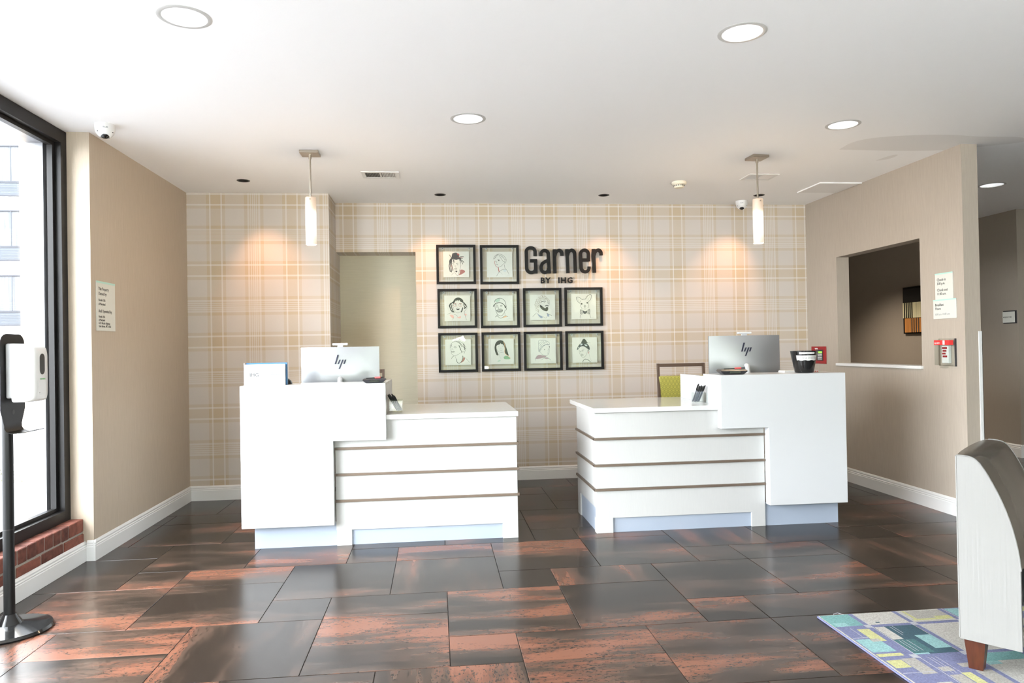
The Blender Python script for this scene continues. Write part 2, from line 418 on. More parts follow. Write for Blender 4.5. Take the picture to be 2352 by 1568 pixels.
# floor: dark bed, then every tile of the 11-cell pattern
fl = struct('floor', box(BM(), -2.6, 9.2, -2.7, 12.2, -.12, -.006), 'slab')
GX, GY, G = .341, 2.978, .3058
AMT = {(2,4,2):.05,(4,4,1):.1,(5,4,3):.35,(4,5,2):.3,(3,2,2):.22,(3,1,1):.15,(4,1,3):.35,(1,3,3):.5,(1,1,2):.45,(2,-1,2):.55,(0,0,3):.85,(0,-2,2):.75,
       (-1,0,1):.9,(-1,1,2):.5,(0,3,1):.2,(0,4,2):.55,(-2,3,2):.18,(-2,5,3):.6,(-3,5,1):.15,(-3,2,3):.45,(-3,0,2):.55,(-4,3,2):.08,(-4,2,1):.7,(-5,0,2):.65,
       (-6,2,2):.25,(-6,4,3):.5,(-7,4,1):.85,(-7,1,3):.7,(-8,2,2):.5,(-7,5,2):.35,(5,2,2):.4,(6,5,2):.15,(4,-1,2):.25}
ROT = {(4,5,2), (-5,0,2)}
_tm = {}
def tile_mesh(w, d):
    k = (round(w, 4), round(d, 4))
    if k not in _tm:
        bm = BM(); g = .0016; e = .0012
        x, y = w/2-g, d/2-g
        lo = [bm.verts.new((sx*x, sy*y, -.008)) for sx, sy in ((-1,-1),(1,-1),(1,1),(-1,1))]
        mi_ = [bm.verts.new((sx*x, sy*y, -e)) for sx, sy in ((-1,-1),(1,-1),(1,1),(-1,1))]
        hi = [bm.verts.new((sx*(x-e), sy*(y-e), 0)) for sx, sy in ((-1,-1),(1,-1),(1,1),(-1,1))]
        for A, B in ((lo, mi_), (mi_, hi)):
            for i in range(4): bm.faces.new((A[i], A[(i+1) % 4], B[(i+1) % 4], B[i]))
        bm.faces.new(hi)
        me = bpy.data.meshes.new('tile'); bm.to_mesh(me); bm.free(); me.materials.append(M['tile']); _tm[k] = me
    return _tm[k]
ntile = 0
for mm in range(-14, 16):
    for nn in range(-16, 16):
        a, b = 4*mm + 3*nn, mm - 2*nn + 4
        for (dx, dy, w, d, typ) in ((0, 0, 2, 2, 2), (2, 0, 2, 2, 2), (4, 0, 1, 1, 1), (5, 0, 2, 1, 3)):
            i, j = a+dx, b+dy
            x0, x1, y0, y1 = GX+G*i, GX+G*(i+w), GY+G*j, GY+G*(j+d)
            xm, ym = (x0+x1)/2, (y0+y1)/2
            x0 = max(x0, -2.236); y0 = max(y0, 1.9)
            if xm < 3.9: y1 = min(y1, YL if xm < XS else YB+.27)
            elif xm < XH: y1 = min(y1, 11.5)
            else: y1 = min(y1, YH)
            x1 = min(x1, XH if ym > YH and xm < XH else 7.5)
            if x1-x0 < .02 or y1-y0 < .02: continue
            if not (-.80 < ((x1 if xm < .5 else x0)-.17*0)/max(y1, .1) < .93): continue
            if ym > 7.4 and xm < 3.9: continue
            o = bpy.data.objects.new('tile', tile_mesh(x1-x0, y1-y0)); COL.objects.link(o); o.parent = fl
            o.location = ((x0+x1)/2, (y0+y1)/2, random.uniform(-.0006, .0002))
            am = AMT.get((i, j, typ), random.choice((.05, .12, .2, .3, .4, .5)))
            o.color = (am, 1.0 if (i, j, typ) in ROT or random.random() < .06 else 0.0, 0, 1)
            ntile += 1
print('tiles', ntile)
struct('trim_1', box(BM(), -2.3, 8, 1.2, 11.6, -.0058, -.004), 'grout')['label'] = 'grey grout joints between the floor tiles'

# ceiling with real openings for the recessed fittings
DL = [(-1.043, 3.157, .096), (1.422, 3.148, .096), (.218, 4.444, .096), (2.687, 4.445, .096), (5.148, 6.12, .10)]
DL_ADDED = [(5.15, 9.2, .10)]  # unseen downlight added to brighten the hall behind the wall opening
PK = [(-1.578, 6.145, .043), (.056, 6.656, .043), (1.601, 6.640, .043), (3.12, 6.605, .043)]
cu = bpy.data.curves.new('ceiling', 'CURVE'); cu.dimensions = '2D'; cu.fill_mode = 'BOTH'; cu.extrude = .0125
def poly(pts):
    s = cu.splines.new('POLY'); s.points.add(len(pts)-1); s.use_cyclic_u = True
    for q, (x, y) in zip(s.points, pts): q.co = (x, y, 0, 1)
poly([(-2.6, -2.7), (9.2, -2.7), (9.2, 12.2), (-2.6, 12.2)])
for x, y, r in DL + DL_ADDED + PK: poly([(x + r*math.cos(2*PI*k/40), y + r*math.sin(2*PI*k/40)) for k in range(40)])
t = bpy.data.objects.new('ceiling', cu); me = bpy.data.meshes.new_from_object(t); bpy.data.objects.remove(t)
me.materials.clear(); me.materials.append(M['ceiling'])
ceil = bpy.data.objects.new('ceiling', me); COL.objects.link(ceil); ceil.location = (0, 0, CH+.0125); ceil['kind'] = 'structure'
def cpatch(pts):
    obj('paint_patch', prism(BM(), smooth_pts(pts + pts[:1], 2)[:-1], 'z', -.01262, -.0120), 'patch', ceil)
cpatch([(3.00, 5.02), (2.98, 4.80), (3.12, 4.69), (3.40, 4.63), (3.60, 4.62), (3.83, 4.66), (4.16, 4.64), (4.30, 4.76), (4.15, 4.84), (3.87, 5.00), (3.54, 5.04)])
cpatch([(3.48, 5.32), (3.50, 5.15), (3.56, 5.13), (3.565, 5.27)])
# unseen dark attic box added above, so that no daylight leaks in through the openings
struct('attic_block_2', box(BM(), -2.6, 9.2, -2.7, 12.2, 3.05, 3.1), 'hole')
for nm, b_ in (('attic_block_3', (-2.62, -2.6, -2.7, 12.2, 2.75, 3.1)), ('attic_block_4', (9.2, 9.22, -2.7, 12.2, 2.75, 3.1)), ('attic_block_5', (-2.6, 9.2, -2.72, -2.7, 2.75, 3.1)), ('attic_block_6', (-2.6, 9.2, 12.2, 12.22, 2.75, 3.1))):
    struct(nm, box(BM(), *b_), 'hole')

# walls
struct('wall_left', box(BM(), -2.62, XL, YF, YL, -.1, CH+.01), 'taupe')
struct('wall_back_left', box(BM(), -2.62, XS-.0005, YL, 7.6, -.1, CH+.01), ['plaid_l'])
struct('wall_step', box(BM(), XS-.0005, XS, YL+.0005, 7.33, -.1, CH+.01), 'plaid_s')
bm = BM()
box(bm, -.19, XR, YB, 7.33, -.1, CH+.01); box(bm, XS, -.19, YB, 7.33, 2.263, CH+.01)
struct('wall_back', bm, 'plaid_b')
struct('wall_niche', box(BM(), XS, .2, 7.33, 7.4, -.1, 2.5), 'khaki')
bm = BM(); OY0, OY1, OZ0, OZ1 = 5.31, 6.50, 1.085, 2.123; X2 = 3.957
box(bm, XR, X2, YF, OY0, -.1, CH+.01); box(bm, XR, X2, OY1, 12.2, -.1, CH+.01); box(bm, XR, X2, OY0, OY1, -.1, OZ0); box(bm, XR, X2, OY0, OY1, OZ1, CH+.01)
struct('wall_right', bm, 'taupe_r')
struct('trim_7', box(BM(), XR-.022, X2+.02, OY0-.015, OY1+.015, OZ0-.002, OZ0+.024, .004), 'trim')
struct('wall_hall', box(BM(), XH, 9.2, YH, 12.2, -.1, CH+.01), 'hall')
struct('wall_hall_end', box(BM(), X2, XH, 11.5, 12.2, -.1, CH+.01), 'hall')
struct('wall_far_right', box(BM(), 9.0, 9.2, -2.7, YH, -.1, CH+.01), 'taupe_r')
bm = BM()                                                   # glazed front of the lobby, behind the viewer
box(bm, -2.6, -2.0, -2.7, -2.5, -.1, CH+.01); box(bm, 4.4, 9.2, -2.7, -2.5, -.1, CH+.01)
box(bm, -2.0, 4.4, -2.7, -2.5, -.1, .06); box(bm, -2.0, 4.4, -2.7, -2.5, 2.64, CH+.01)
struct('wall_front', bm, 'taupe_r')
bm = BM()
for x in (-2.0, -.4, 1.2, 2.8, 4.34): box(bm, x, x+.06, -2.64, -2.56, .06, 2.64)
box(bm, -2.0, 4.4, -2.64, -2.56, .06, .12); box(bm, -2.0, 4.4, -2.64, -2.56, 2.58, 2.64)
w2 = struct('window_2', bm, 'bronze')
for x in (-1.94, -.34, 1.26, 2.86): obj('pane', box(BM(), x, x+(1.54 if x < 2 else 1.48), -2.603, -2.597, .12, 2.58), 'glass', w2)

# window wall on the left: brick sill, frame, glass
WY0 = .30
bm = BM(); box(bm, -2.62, -2.275, -2.7, YF, -.1, .165); box(bm, -2.62, -2.275, -2.7, WY0, .165, CH+.01); box(bm, -2.62, -2.345, WY0, YF, 2.715, CH+.01)
struct('wall_window', bm, 'mortar')
bm = BM(); box(bm, -2.62, -2.2645, 1.0, YF, .12, .262)
sill = struct('wall_sill', bm, 'mortar')
y = 4.836
bmb = None
rl = {}
def brick(x0, x1, y0, y1, z0, z1):
    k = (round(y1-y0, 3), round(x1-x0, 3), round(z1-z0, 3))
    if k not in rl:
        bm = box(BM(), -(x1-x0)/2, (x1-x0)/2, -(y1-y0)/2, (y1-y0)/2, -(z1-z0)/2, (z1-z0)/2)
        bmesh.ops.bevel(bm, geom=list(bm.edges), offset=.004, segments=1, affect='EDGES')
        me = bpy.data.meshes.new('brick'); bm.to_mesh(me); bm.free(); me.materials.append(M['brick']); rl[k] = me
    o = bpy.data.objects.new('brick', rl[k]); COL.objects.link(o); o.parent = sill
    o.location = ((x0+x1)/2 + random.uniform(-.003, .003), (y0+y1)/2, (z0+z1)/2 + random.uniform(-.002, .002)); o.rotation_euler = (0, random.uniform(-.01, .01), random.uniform(-.01, .01))
while y > 2.2:
    brick(-2.44, -2.257, y-.078, y, .187, .268); y -= .0905
y = 4.836
while y > 2.2:
    brick(-2.40, -2.257, y-.233, y, .118, .174); y -= .2465
# frame
bm = BM()
box(bm, -2.40, -2.335, 4.768, YF, .268, 2.735); box(bm, -2.40, -2.335, WY0, WY0+.07, .268, 2.735)
box(bm, -2.40, -2.335, WY0+.0705, 4.7675, 2.655, 2.735); box(bm, -2.40, -2.335, WY0+.0705, 4.7675, .268, .335)
box(bm, -2.40, -2.335, 2.60, 2.66, .3355, 2.6545)
wf = struct('window_1', bm, 'bronze')
bm = BM()
for y0, y1 in ((4.740, 4.768), (WY0+.07, WY0+.095)): box(bm, -2.405, -2.372, y0, y1, .335, 2.655)
box(bm, -2.405, -2.372, WY0+.0955, 4.7395, 2.630, 2.6545); box(bm, -2.405, -2.372, WY0+.0955, 4.7395, .3355, .358)
obj('glazing_bead', bm, 'bronze', wf)
bm = BM()
box(bm, -2.52, -2.425, 4.735, YF, .268, 2.735); box(bm, -2.52, -2.425, WY0, 4.7345, 2.64, 2.735); box(bm, -2.52, -2.425, WY0, 4.7345, .268, .345)
obj('outer_frame', bm, 'alum', wf)
for y0, y1 in ((WY0+.07, 2.60), (2.66, 4.768)): obj('pane', box(BM(), -2.418, -2.412, y0, y1, .30, 2.70), 'glass', wf)

# baseboards
PROF = [(0, 0), (.015, 0), (.015, .088), (.012, .093), (.014, .100), (.009, .106), (.011, .116), (.005, .127), (0, .130)]
def baseboard(name, p0, p1, nrm, h=1.0):
    bm = BM(); p0 = Vector((*p0, 0)); p1 = Vector((*p1, 0)); n = Vector((*nrm, 0))
    A = [bm.verts.new(p0 + n*d + Vector((0, 0, z*h))) for d, z in PROF]; B = [bm.verts.new(p1 + n*d + Vector((0, 0, z*h))) for d, z in PROF]
    k = len(PROF)
    for i in range(k): bm.faces.new((A[i], B[i], B[(i+1) % k], A[(i+1) % k]))
    bm.faces.new(A); bm.faces.new(B[::-1]); bmesh.ops.recalc_face_normals(bm, faces=list(bm.faces))
    struct(name, bm, 'trim')
baseboard('baseboard_left', (XL, YF-.0146), (XL, YL), (1, 0))
baseboard('baseboard_window', (-2.252, -2.5), (-2.252, YF), (1, 0), .96)
baseboard('baseboard_return', (-2.2365, YF), (XL+.0144, YF), (0, -1))
baseboard('baseboard_back_left', (XL, YL), (XS+.0144, YL), (0, -1))
baseboard('baseboard_step', (XS, YL-.0146), (XS, 7.33), (1, 0))
baseboard('baseboard_niche', (XS, 7.33), (-.19, 7.33), (0, -1))
baseboard('baseboard_back', (-.19, YB), (XR, YB), (0, -1))
baseboard('baseboard_right', (XR, YF-.0146), (XR, YB), (-1, 0))
baseboard('baseboard_right_end', (XR-.0144, YF), (X2+.0144, YF), (0, -1))
baseboard('baseboard_passage', (X2, YF), (X2, 11.5), (1, 0))
baseboard('baseboard_hall', (XH, YH-.0146), (XH, 11.5), (-1, 0), 1.1)
baseboard('baseboard_hall_front', (XH-.0144, YH), (9.0, YH), (0, -1), 1.1)
cg = thing('corner_guard', 'white plastic corner guard on the right wall end above the leather chair', 'corner guard', (X2, YF, .12))
bm = BM(); box(bm, -.022, .006, -.005, .002, 0, 1.252, .001); box(bm, .001, .006, -.005, .03, 0, 1.252, .001); obj('strip', bm, 'whitepl', cg)

# ------------------------------------------------------------------ exterior through the left window
struct('ground', box(BM(), -70, -2.62, -12, 70, -.4, -.15), 'asphalt')
struct('ground_front', box(BM(), -2.62, 60, -60, -2.72, -.4, -.15), 'concrete')
pl = thing('stucco_pillar', 'white rough stucco pillar with grey base outside the left window', 'pillar', (-2.95, 5.40, -.15))
obj('shaft', box(BM(), .14, .33, -.14, .30, 1.10, 3.6, .005), 'stucco', pl); obj('base', box(BM(), .148, .33, -.132, .30, 0, 1.10, .005), 'stucco2', pl)
gr = BM()
for k in range(900):
    x, y = -7.4 + random.random()*3.9, random.uniform(8.7, 9.9)
    h = random.uniform(.015, .04); a = random.uniform(0, PI); dx, dy = math.cos(a)*.012, math.sin(a)*.012
    gr.faces.new([gr.verts.new((x-dx, y-dy, -.15)), gr.verts.new((x+dx, y+dy, -.15)), gr.verts.new((x+random.uniform(-.03, .03), y, -.15+h))])
o = obj('grass', gr, 'grass'); o['kind'] = 'stuff'; tag(o, 'strip of thin dry grass on the pale pavement outside the window', 'grass')
bld = thing('apartment_building', 'white building with stacked grey windows far outside the left window', 'building', (-22, 32, -.15))
obj('wall', box(BM(), -12, 6.2, 0, 10, 0, 13.5), 'facade', bld)
for r_ in range(4):
    for c_ in range(3):
        z0 = 2.50 + .15 + (r_-1)*2.72 + .08; x1 = 5.20 - c_*4.6; x0 = x1 - 3.4
        bm = BM(); box(bm, x0, x1, -.06, .05, z0, z0+.06); box(bm, x0, x1, -.06, .05, z0+.55, z0+.63); box(bm, x0, x1, -.06, .05, z0+2.08, z0+2.14)
        for x in (x0, x1-.06): box(bm, x, x+.06, -.06, .05, z0, z0+2.14)
        wfm = obj('window', bm, 'winframe', bld)
        obj('pane', box(BM(), x0+.06, x1-.06, -.02, .02, z0+.63, z0+2.08), 'winpane', wfm)
        bm = BM(); box(bm, x0+.06, x1-.06, -.04, .02, z0+.06, z0+.55)
        for k in range(6): box(bm, x0+.12, x1-.12, -.05, -.04, z0+.12+k*.065, z0+.15+k*.065)
        obj('grille', bm, 'ptac', wfm)
        for k in range(1, 4): obj('mullion', box(BM(), x0+k*.85-.012, x0+k*.85+.012, -.05, -.021, z0+.63, z0+2.08), 'ptac', wfm)
# tree row across the forecourt (seen mirrored in the picture glass)
M['leaf'] = mat('leaf_green', (.062, .074, .036), .7); M['bark'] = mat('tree_bark', (.10, .075, .055), .9)
def tree(x, y, h, label):
    t = thing('leafy_tree', label, 'tree', (x, y, -.15), 0, 'trees on the forecourt')
    obj('trunk', tube(BM(), [(0, 0, 0), (.05, .02, h*.2), (0, 0, h*.5)], [.16, .13, .08], 10), 'bark', t, True)
    bm = BM(); rn = random.Random(int(x*10))
    for k in range(7):
        c = Vector((rn.uniform(-1, 1)*h*.21, rn.uniform(-1, 1)*h*.18, h*.5 + rn.uniform(-.28, .34)*h)); r = h*rn.uniform(.17, .25); b0 = len(bm.verts)
        bmesh.ops.create_icosphere(bm, subdivisions=3, radius=r); bm.verts.ensure_lookup_table()
        for v in bm.verts[b0:]: v.co = c + v.co*rn.uniform(.78, 1.12)
    obj('crown', bm, 'leaf', t)
M['hedge'] = mat('hedge_leaf', (.042, .058, .024), .8)  # unseen hedges added to keep bright paving out of the picture glass
for x0, x1, w_ in ((-9, 1.5, 'left'), (2.3, 12, 'right')):
    bm = BM(); rn = random.Random(5)
    bmesh.ops.create_grid(bm, x_segments=60, y_segments=12, size=.5)
    for v in bm.verts:
        a = (v.co.y+.5)*PI; r = 1 + rn.uniform(-.12, .12)
        v.co = (x0 + (v.co.x+.5)*(x1-x0), -11 + .55*math.cos(a)*r, -.15 + 1.75*math.sin(a)**.5*r if 0 < a < PI else -.15)
    tag(obj('added_hedge', bm, 'hedge'), 'added unseen green hedge out front behind the viewer, the %s one' % w_, 'hedge', 'added hedges on the forecourt')
for k, (x, y, h) in enumerate(((-8.6, -17, 6.2), (-1.6, -16.5, 6.4), (4.9, -16.5, 6.6), (11.6, -17, 6.3), (-6.6, -24.5, 8.4), (1.7, -25, 8.8), (10.2, -24.5, 8.6), (18.6, -25, 8.4))):  # far row added to close bright sky gaps mirrored in the glass
    tree(x, y, h, 'leafy green tree out front behind the viewer, %s of the %s row' % (('first', 'second', 'third', 'fourth')[k % 4], 'near' if k < 4 else 'added far'))
# parked car, only its tail shows beside the dispenser post
car = thing('parked_car', 'silver parked car with red tail lights on the pavement outside', 'car', (-11.24, 20.0, -.15), .0)
M['carpaint'] = mat('silver_car_paint', (.30, .33, .38), .25, metal=.5); M['carglass'] = mat('car_glass', (.03, .035, .04), .08); M['tail'] = mat('tail_lamp_red', (.55, .02, .03), .2)
sec = [(0, .35, .62, .78), (.12, .28, .95, .84), (.75, .25, 1.0, .88), (1.1, .25, 1.02, .9), (3.0, .25, .98, .9), (4.0, .28, .82, .86), (4.35, .35, .66, .7)]
bm = BM(); rg = []
for x, zb, zt, hw in sec:
    rg.append([bm.verts.new((-x, yy*hw, zz)) for yy, zz in ((-1, zb+.1), (-.9, zb), (.9, zb), (1, zb+.1), (1, zt-.18), (.92, zt), (-.92, zt), (-1, zt-.18))])
for A, B in zip(rg, rg[1:]):
    for i in range(8): bm.faces.new((A[i], A[(i+1) % 8], B[(i+1) % 8], B[i]))
bm.faces.new(rg[0]); bm.faces.new(rg[-1]); bmesh.ops.recalc_face_normals(bm, faces=list(bm.faces)); obj('body', bm, 'carpaint', car, True)
bm = BM(); rg = []
for x, zt, hw in ((.35, .97, .84), (.85, 1.40, .66), (2.0, 1.46, .66), (3.05, .97, .82)):
    rg.append([bm.verts.new((-x, yy*hw, zz)) for yy, zz in ((-1, .95), (1, .95), (.95, zt), (-.95, zt))])
for A, B in zip(rg, rg[1:]):
    for i in range(4): bm.faces.new((A[i], A[(i+1) % 4], B[(i+1) % 4], B[i]))
bm.faces.new(rg[0]); bm.faces.new(rg[-1]); bmesh.ops.recalc_face_normals(bm, faces=list(bm.faces)); obj('cabin', bm, 'carglass', car)
for sx in (-.85, -3.5):
    for sy in (-.8, .8):
        bm = lathe(BM(), [(0, -.1), (.2, -.1), (.31, -.09), (.31, .09), (.2, .1), (0, .1)], 20); bm.transform(Matrix.Rotation(PI/2, 4, 'X')); obj('wheel', bm, 'black', car, True, (sx, sy, .31))
for sy in (-.62, .62): obj('tail_light', box(BM(), -.10, .03, sy-.2, sy+.2, .64, .82, .02), 'tail', car)

# ------------------------------------------------------------------ reception desks
def desk_left():
    t = thing('reception_desk', 'left white reception desk, tall part on its left carrying a white box sign', 'desk', (0, 4.92, 0))
    fy = 0.0
    # tall front slab, L-shaped
    pts = [(-1.290, .152), (-.694, .152), (-.694, .709), (-.345, .709), (-.345, 1.088), (-1.290, 1.088)]
    bm = prism(BM(), pts, 'y', -.06, -.002); bmesh.ops.bevel(bm, geom=list(bm.edges), offset=.002, segments=1, affect='EDGES'); obj('front_panel', bm, 'panel', t)
    obj('ledge', box(BM(), -1.290, -.345, -.0015, .27, 1.0705, 1.088, .001), 'panel', t)
    obj('side_panel', box(BM(), -.385, -.346, 0, .255, .874, 1.070), 'board', t)
    obj('side_panel', box(BM(), -.375, -.346, .257, .66, .874, 1.086), 'board', t)
    obj('side_panel', box(BM(), -1.288, -1.25, 0, .66, .152, 1.069), 'panel', t)
    obj('back_panel', box(BM(), -1.248, -.388, .25, .27, .874, 1.069), 'board', t)
    zs = [(.104, .292), (.308, .468), (.484, .643), (.659, .836)]
    for i, (a, b) in enumerate(zs): obj('front_board', box(BM(), -.690 if i < 3 else -.694, .540, 0, .03, a, b, .001), 'board', t)
    for z in (.300, .476, .651):
        bm = box(BM(), -.694, .553, -.014, .012, z-.0085, z+.0085, .002); box(bm, .539, .553, -.0135, .75, z-.008, z+.008); obj('rail', bm, 'rail', t)
    for x0, x1 in ((-.686, -.587), (.434, .540)): obj('leg', box(BM(), x0, x1, 0, .06, 0, .105, .001), 'board', t)
    obj('leg', box(BM(), .48, .540, .66, .75, 0, .105, .001), 'board', t)
    obj('toe_kick', box(BM(), -.590, .44, .016, .03, 0, .105), 'kick', t)
    obj('toe_kick', box(BM(), -1.225, -.688, .014, .03, 0, .156), 'kick', t); obj('toe_kick', box(BM(), -1.225, -1.20, .031, .60, 0, .156), 'kick', t)
    obj('end_board', box(BM(), .510, .5395, .031, .75, .104, .836), 'board', t)
    obj('worktop', box(BM(), -1.248, .552, -.020, .86, .838, .8725, .003), 'stone', t)
    return t
desk_left()
def desk_right():
    t = thing('reception_desk', 'right white reception desk with black key bucket on its tall right part', 'desk', (0, 4.93, 0))
    pts = [(1.985, .713), (2.333, .713), (2.333, .160), (2.915, .160), (2.915, 1.090), (1.985, 1.090)]
    bm = prism(BM(), pts, 'y', -.07, -.002); bmesh.ops.bevel(bm, geom=list(bm.edges), offset=.002, segments=1, affect='EDGES'); obj('front_panel', bm, 'panel', t)
    obj('ledge', box(BM(), 1.985, 2.915, -.0015, .26, 1.0725, 1.090, .001), 'panel', t)
    obj('side_panel', box(BM(), 1.986, 2.02, 0, .77, .877, 1.072), 'panel', t)
    obj('side_panel', box(BM(), 2.875, 2.914, 0, .77, .16, 1.072), 'panel', t)
    obj('back_panel', box(BM(), 2.022, 2.873, .24, .26, .877, 1.072), 'board', t)
    zs = [(.104, .296), (.312, .466), (.482, .651), (.667, .840)]
    for i, (a, b) in enumerate(zs): obj('front_board', box(BM(), 1.094, 2.328, 0, .03, a, b, .001), 'board', t)
    for z in (.304, .474, .659):
        bm = box(BM(), 1.081, 2.332, -.014, .012, z-.0085, z+.0085, .002); box(bm, 1.081, 1.095, -.0135, .66, z-.008, z+.008); obj('rail', bm, 'rail', t)
    for x0, x1 in ((1.094, 1.212), (2.226, 2.328)): obj('leg', box(BM(), x0, x1, 0, .06, 0, .105, .001), 'board', t)
    obj('leg', box(BM(), 1.094, 1.16, .56, .66, 0, .175, .001), 'board', t)
    obj('toe_kick', box(BM(), 1.205, 2.235, .016, .03, 0, .105), 'kick', t); obj('toe_kick', box(BM(), 1.104, 1.118, .06, .57, 0, .18), 'kick', t)
    obj('toe_kick', box(BM(), 2.33, 2.885, .012, .03, 0, .164), 'kick', t); obj('toe_kick', box(BM(), 2.86, 2.885, .031, .7, 0, .164), 'kick', t)
    obj('end_board', prism(BM(), [(.031, .175), (.13, .175), (.13, .105), (.031, .105)] if False else [(.031, .175), (.66, .175), (.66, .840), (.031, .840)], 'x', 1.0945, 1.12), 'board', t)
    obj('worktop', box(BM(), 1.080, 2.873, -.022, .87, .843, .8765, .003), 'stone', t)
    return t
desk_right()

# ------------------------------------------------------------------ computers
def monitor(name_label, x, y, ztop, rz, zb):
    t = thing('computer_monitor', name_label, 'monitor', (x, y, zb), rz, 'reception computers')
    zt = ztop-zb; h, w = .345, .556
    bm = BM(); nx, nz = 14, 8; g = []
    for j in range(nz+1):
        row = []
        for i in range(nx+1):
            u, v = i/nx*2-1, j/nz*2-1
            bulge = .036*(1-abs(u)**2.2)*(1-.45*abs(v)**2.5)
            row.append(bm.verts.new((u*w/2, -.004-bulge, zt-h + (v+1)/2*h)))
        g.append(row)
    for j in range(nz):
        for i in range(nx): bm.faces.new((g[j][i], g[j][i+1], g[j+1][i+1], g[j+1][i]))
    ed = [g[0][i] for i in range(nx+1)] + [g[j][nx] for j in range(1, nz+1)] + [g[nz][i] for i in range(nx-1, -1, -1)] + [g[j][0] for j in range(nz-1, 0, -1)]
    fr = [bm.verts.new((v.co.x, .012, v.co.z)) for v in ed]
    for i in range(len(ed)): k = (i+1) % len(ed); bm.faces.new((ed[i], fr[i], fr[k], ed[k]))
    bm.faces.new(fr); bmesh.ops.recalc_face_normals(bm, faces=list(bm.faces))
    obj('back_shell', bm, 'silver', t, True)
    obj('screen', box(BM(), -w/2+.006, w/2-.006, .0125, .016, zt-h+.03, zt-.006), 'screen', t)
    bm = box(BM(), -.055, .055, -.018, .008, zt+.012, zt+.028, .004); box(bm, -.02, .02, -.012, .004, zt-.004, zt+.014, .002)
    obj('webcam_bar', bm, 'silverlt', t)
    # slanted four-bar emblem
    s = .00066; lx, lz = .004, zt-.092
    bm = BM()
    for (xa, za, xb, zb) in ((-26, 55, -56, -47), (-6, 0, -26, -47), (25, 0, -15, -100), (52, 0, 35, -47)):
        hw = 7.5
        q = [((xa-hw)*s, za*s), ((xa+hw)*s, za*s), ((xb+hw)*s, zb*s), ((xb-hw)*s, zb*s)]
        prism(bm, [(lx+a*1.02, lz+b) for a, b in q], 'y', -.0435, -.034)
    obj('emblem', bm, 'darkblue', t)
    bm = tube(BM(), [(0, -.02, zt-h+.118), (0, -.055, zt-h+.112), (0, -.075, zt-h+.06), (0, -.06, .02)], .018, 8)
    obj('stand_neck', bm, 'silverlt', t, True)
    obj('stand_base', box(BM(), -.12, .12, -.11, .09, 0, .012, .004), 'silverlt', t)
    return t
monitor('silver monitor seen from behind on the left desk beside the white box sign', -.697, 5.315, 1.337, math.radians(2), .8735)
monitor('silver monitor seen from behind on the right desk by the green chair', 2.365, 5.315, 1.373, math.radians(-3), .8775)

def terminal(label, x, y, z, rz, sc, grp='payment terminals on the desks'):
    t = thing('payment_terminal', label, 'card reader', (x, y, z), rz, grp)
    bm = BM()
    lo = [(-.055, -.035), (.055, -.035), (.055, .05), (-.055, .05)]; mid = [(-.078, -.05), (.078, -.05), (.078, .065), (-.078, .065)]; hi = [(-.070, -.036), (.070, -.036), (.070, .055), (-.070, .055)]
    R_ = [[bm.verts.new((a*sc, b*sc, zz*sc)) for a, b in L_] for L_, zz in ((lo, 0), (mid, .020), (hi, .030))]
    for A, B in zip(R_, R_[1:]):
        for i in range(4): bm.faces.new((A[i], A[(i+1) % 4], B[(i+1) % 4], B[i]))
    bm.faces.new(R_[0]); bm.faces.new(R_[2]); bmesh.ops.recalc_face_normals(bm, faces=list(bm.faces))
    bmesh.ops.bevel(bm, geom=list(bm.edges), offset=.003, segments=2, affect='EDGES')
    obj('housing', bm, 'charcoal', t)
    obj('slot', prism(BM(), [(-.03*sc, .008*sc), (.035*sc, .008*sc), (.035*sc, .019*sc), (-.022*sc, .022*sc)], 'y', -.0495*sc, -.042*sc), 'blackgloss', t)
    obj('screen', box(BM(), -.05*sc, .05*sc, -.02*sc, .045*sc, .030*sc, .0315*sc), 'screen', t)
    bm = tube(BM(), [(-.055*sc, -.030*sc, .0335*sc), (.064*sc, -.030*sc, .0375*sc)], [.0022, .0034], 8); s_ = obj('stylus', bm, 'black', t)
    obj('grip_band', tube(BM(), [(.006*sc, -.030*sc, .0362*sc), (.043*sc, -.030*sc, .0371*sc)], .0052, 8), 'coral', s_)
    return t
terminal('black payment terminal with red banded stylus on the left desk ledge', -.425, 4.945, 1.088, 0, 1.0)
terminal('black payment terminal with red banded stylus on the right desk ledge', 2.118, 4.97, 1.090, math.radians(-8), 1.25)

# small black case behind the box sign
t = thing('computer_mouse', 'small black glossy rounded mouse beside the white box sign', 'mouse', (-1.02, 5.02, 1.088))
bm = BM(); bmesh.ops.create_uvsphere(bm, u_segments=18, v_segments=10, radius=1)
for v in bm.verts:
    v.co.x *= .036; v.co.y *= .055; v.co.z = max(v.co.z, 0)*.040
obj('shell', bm, 'blackgloss', t, True)
obj('wheel', lathe(BM(), [(0, -.003), (.006, -.003), (.006, .003), (0, .003)], 10), 'charcoal', t, True, (.012, -.03, .033))

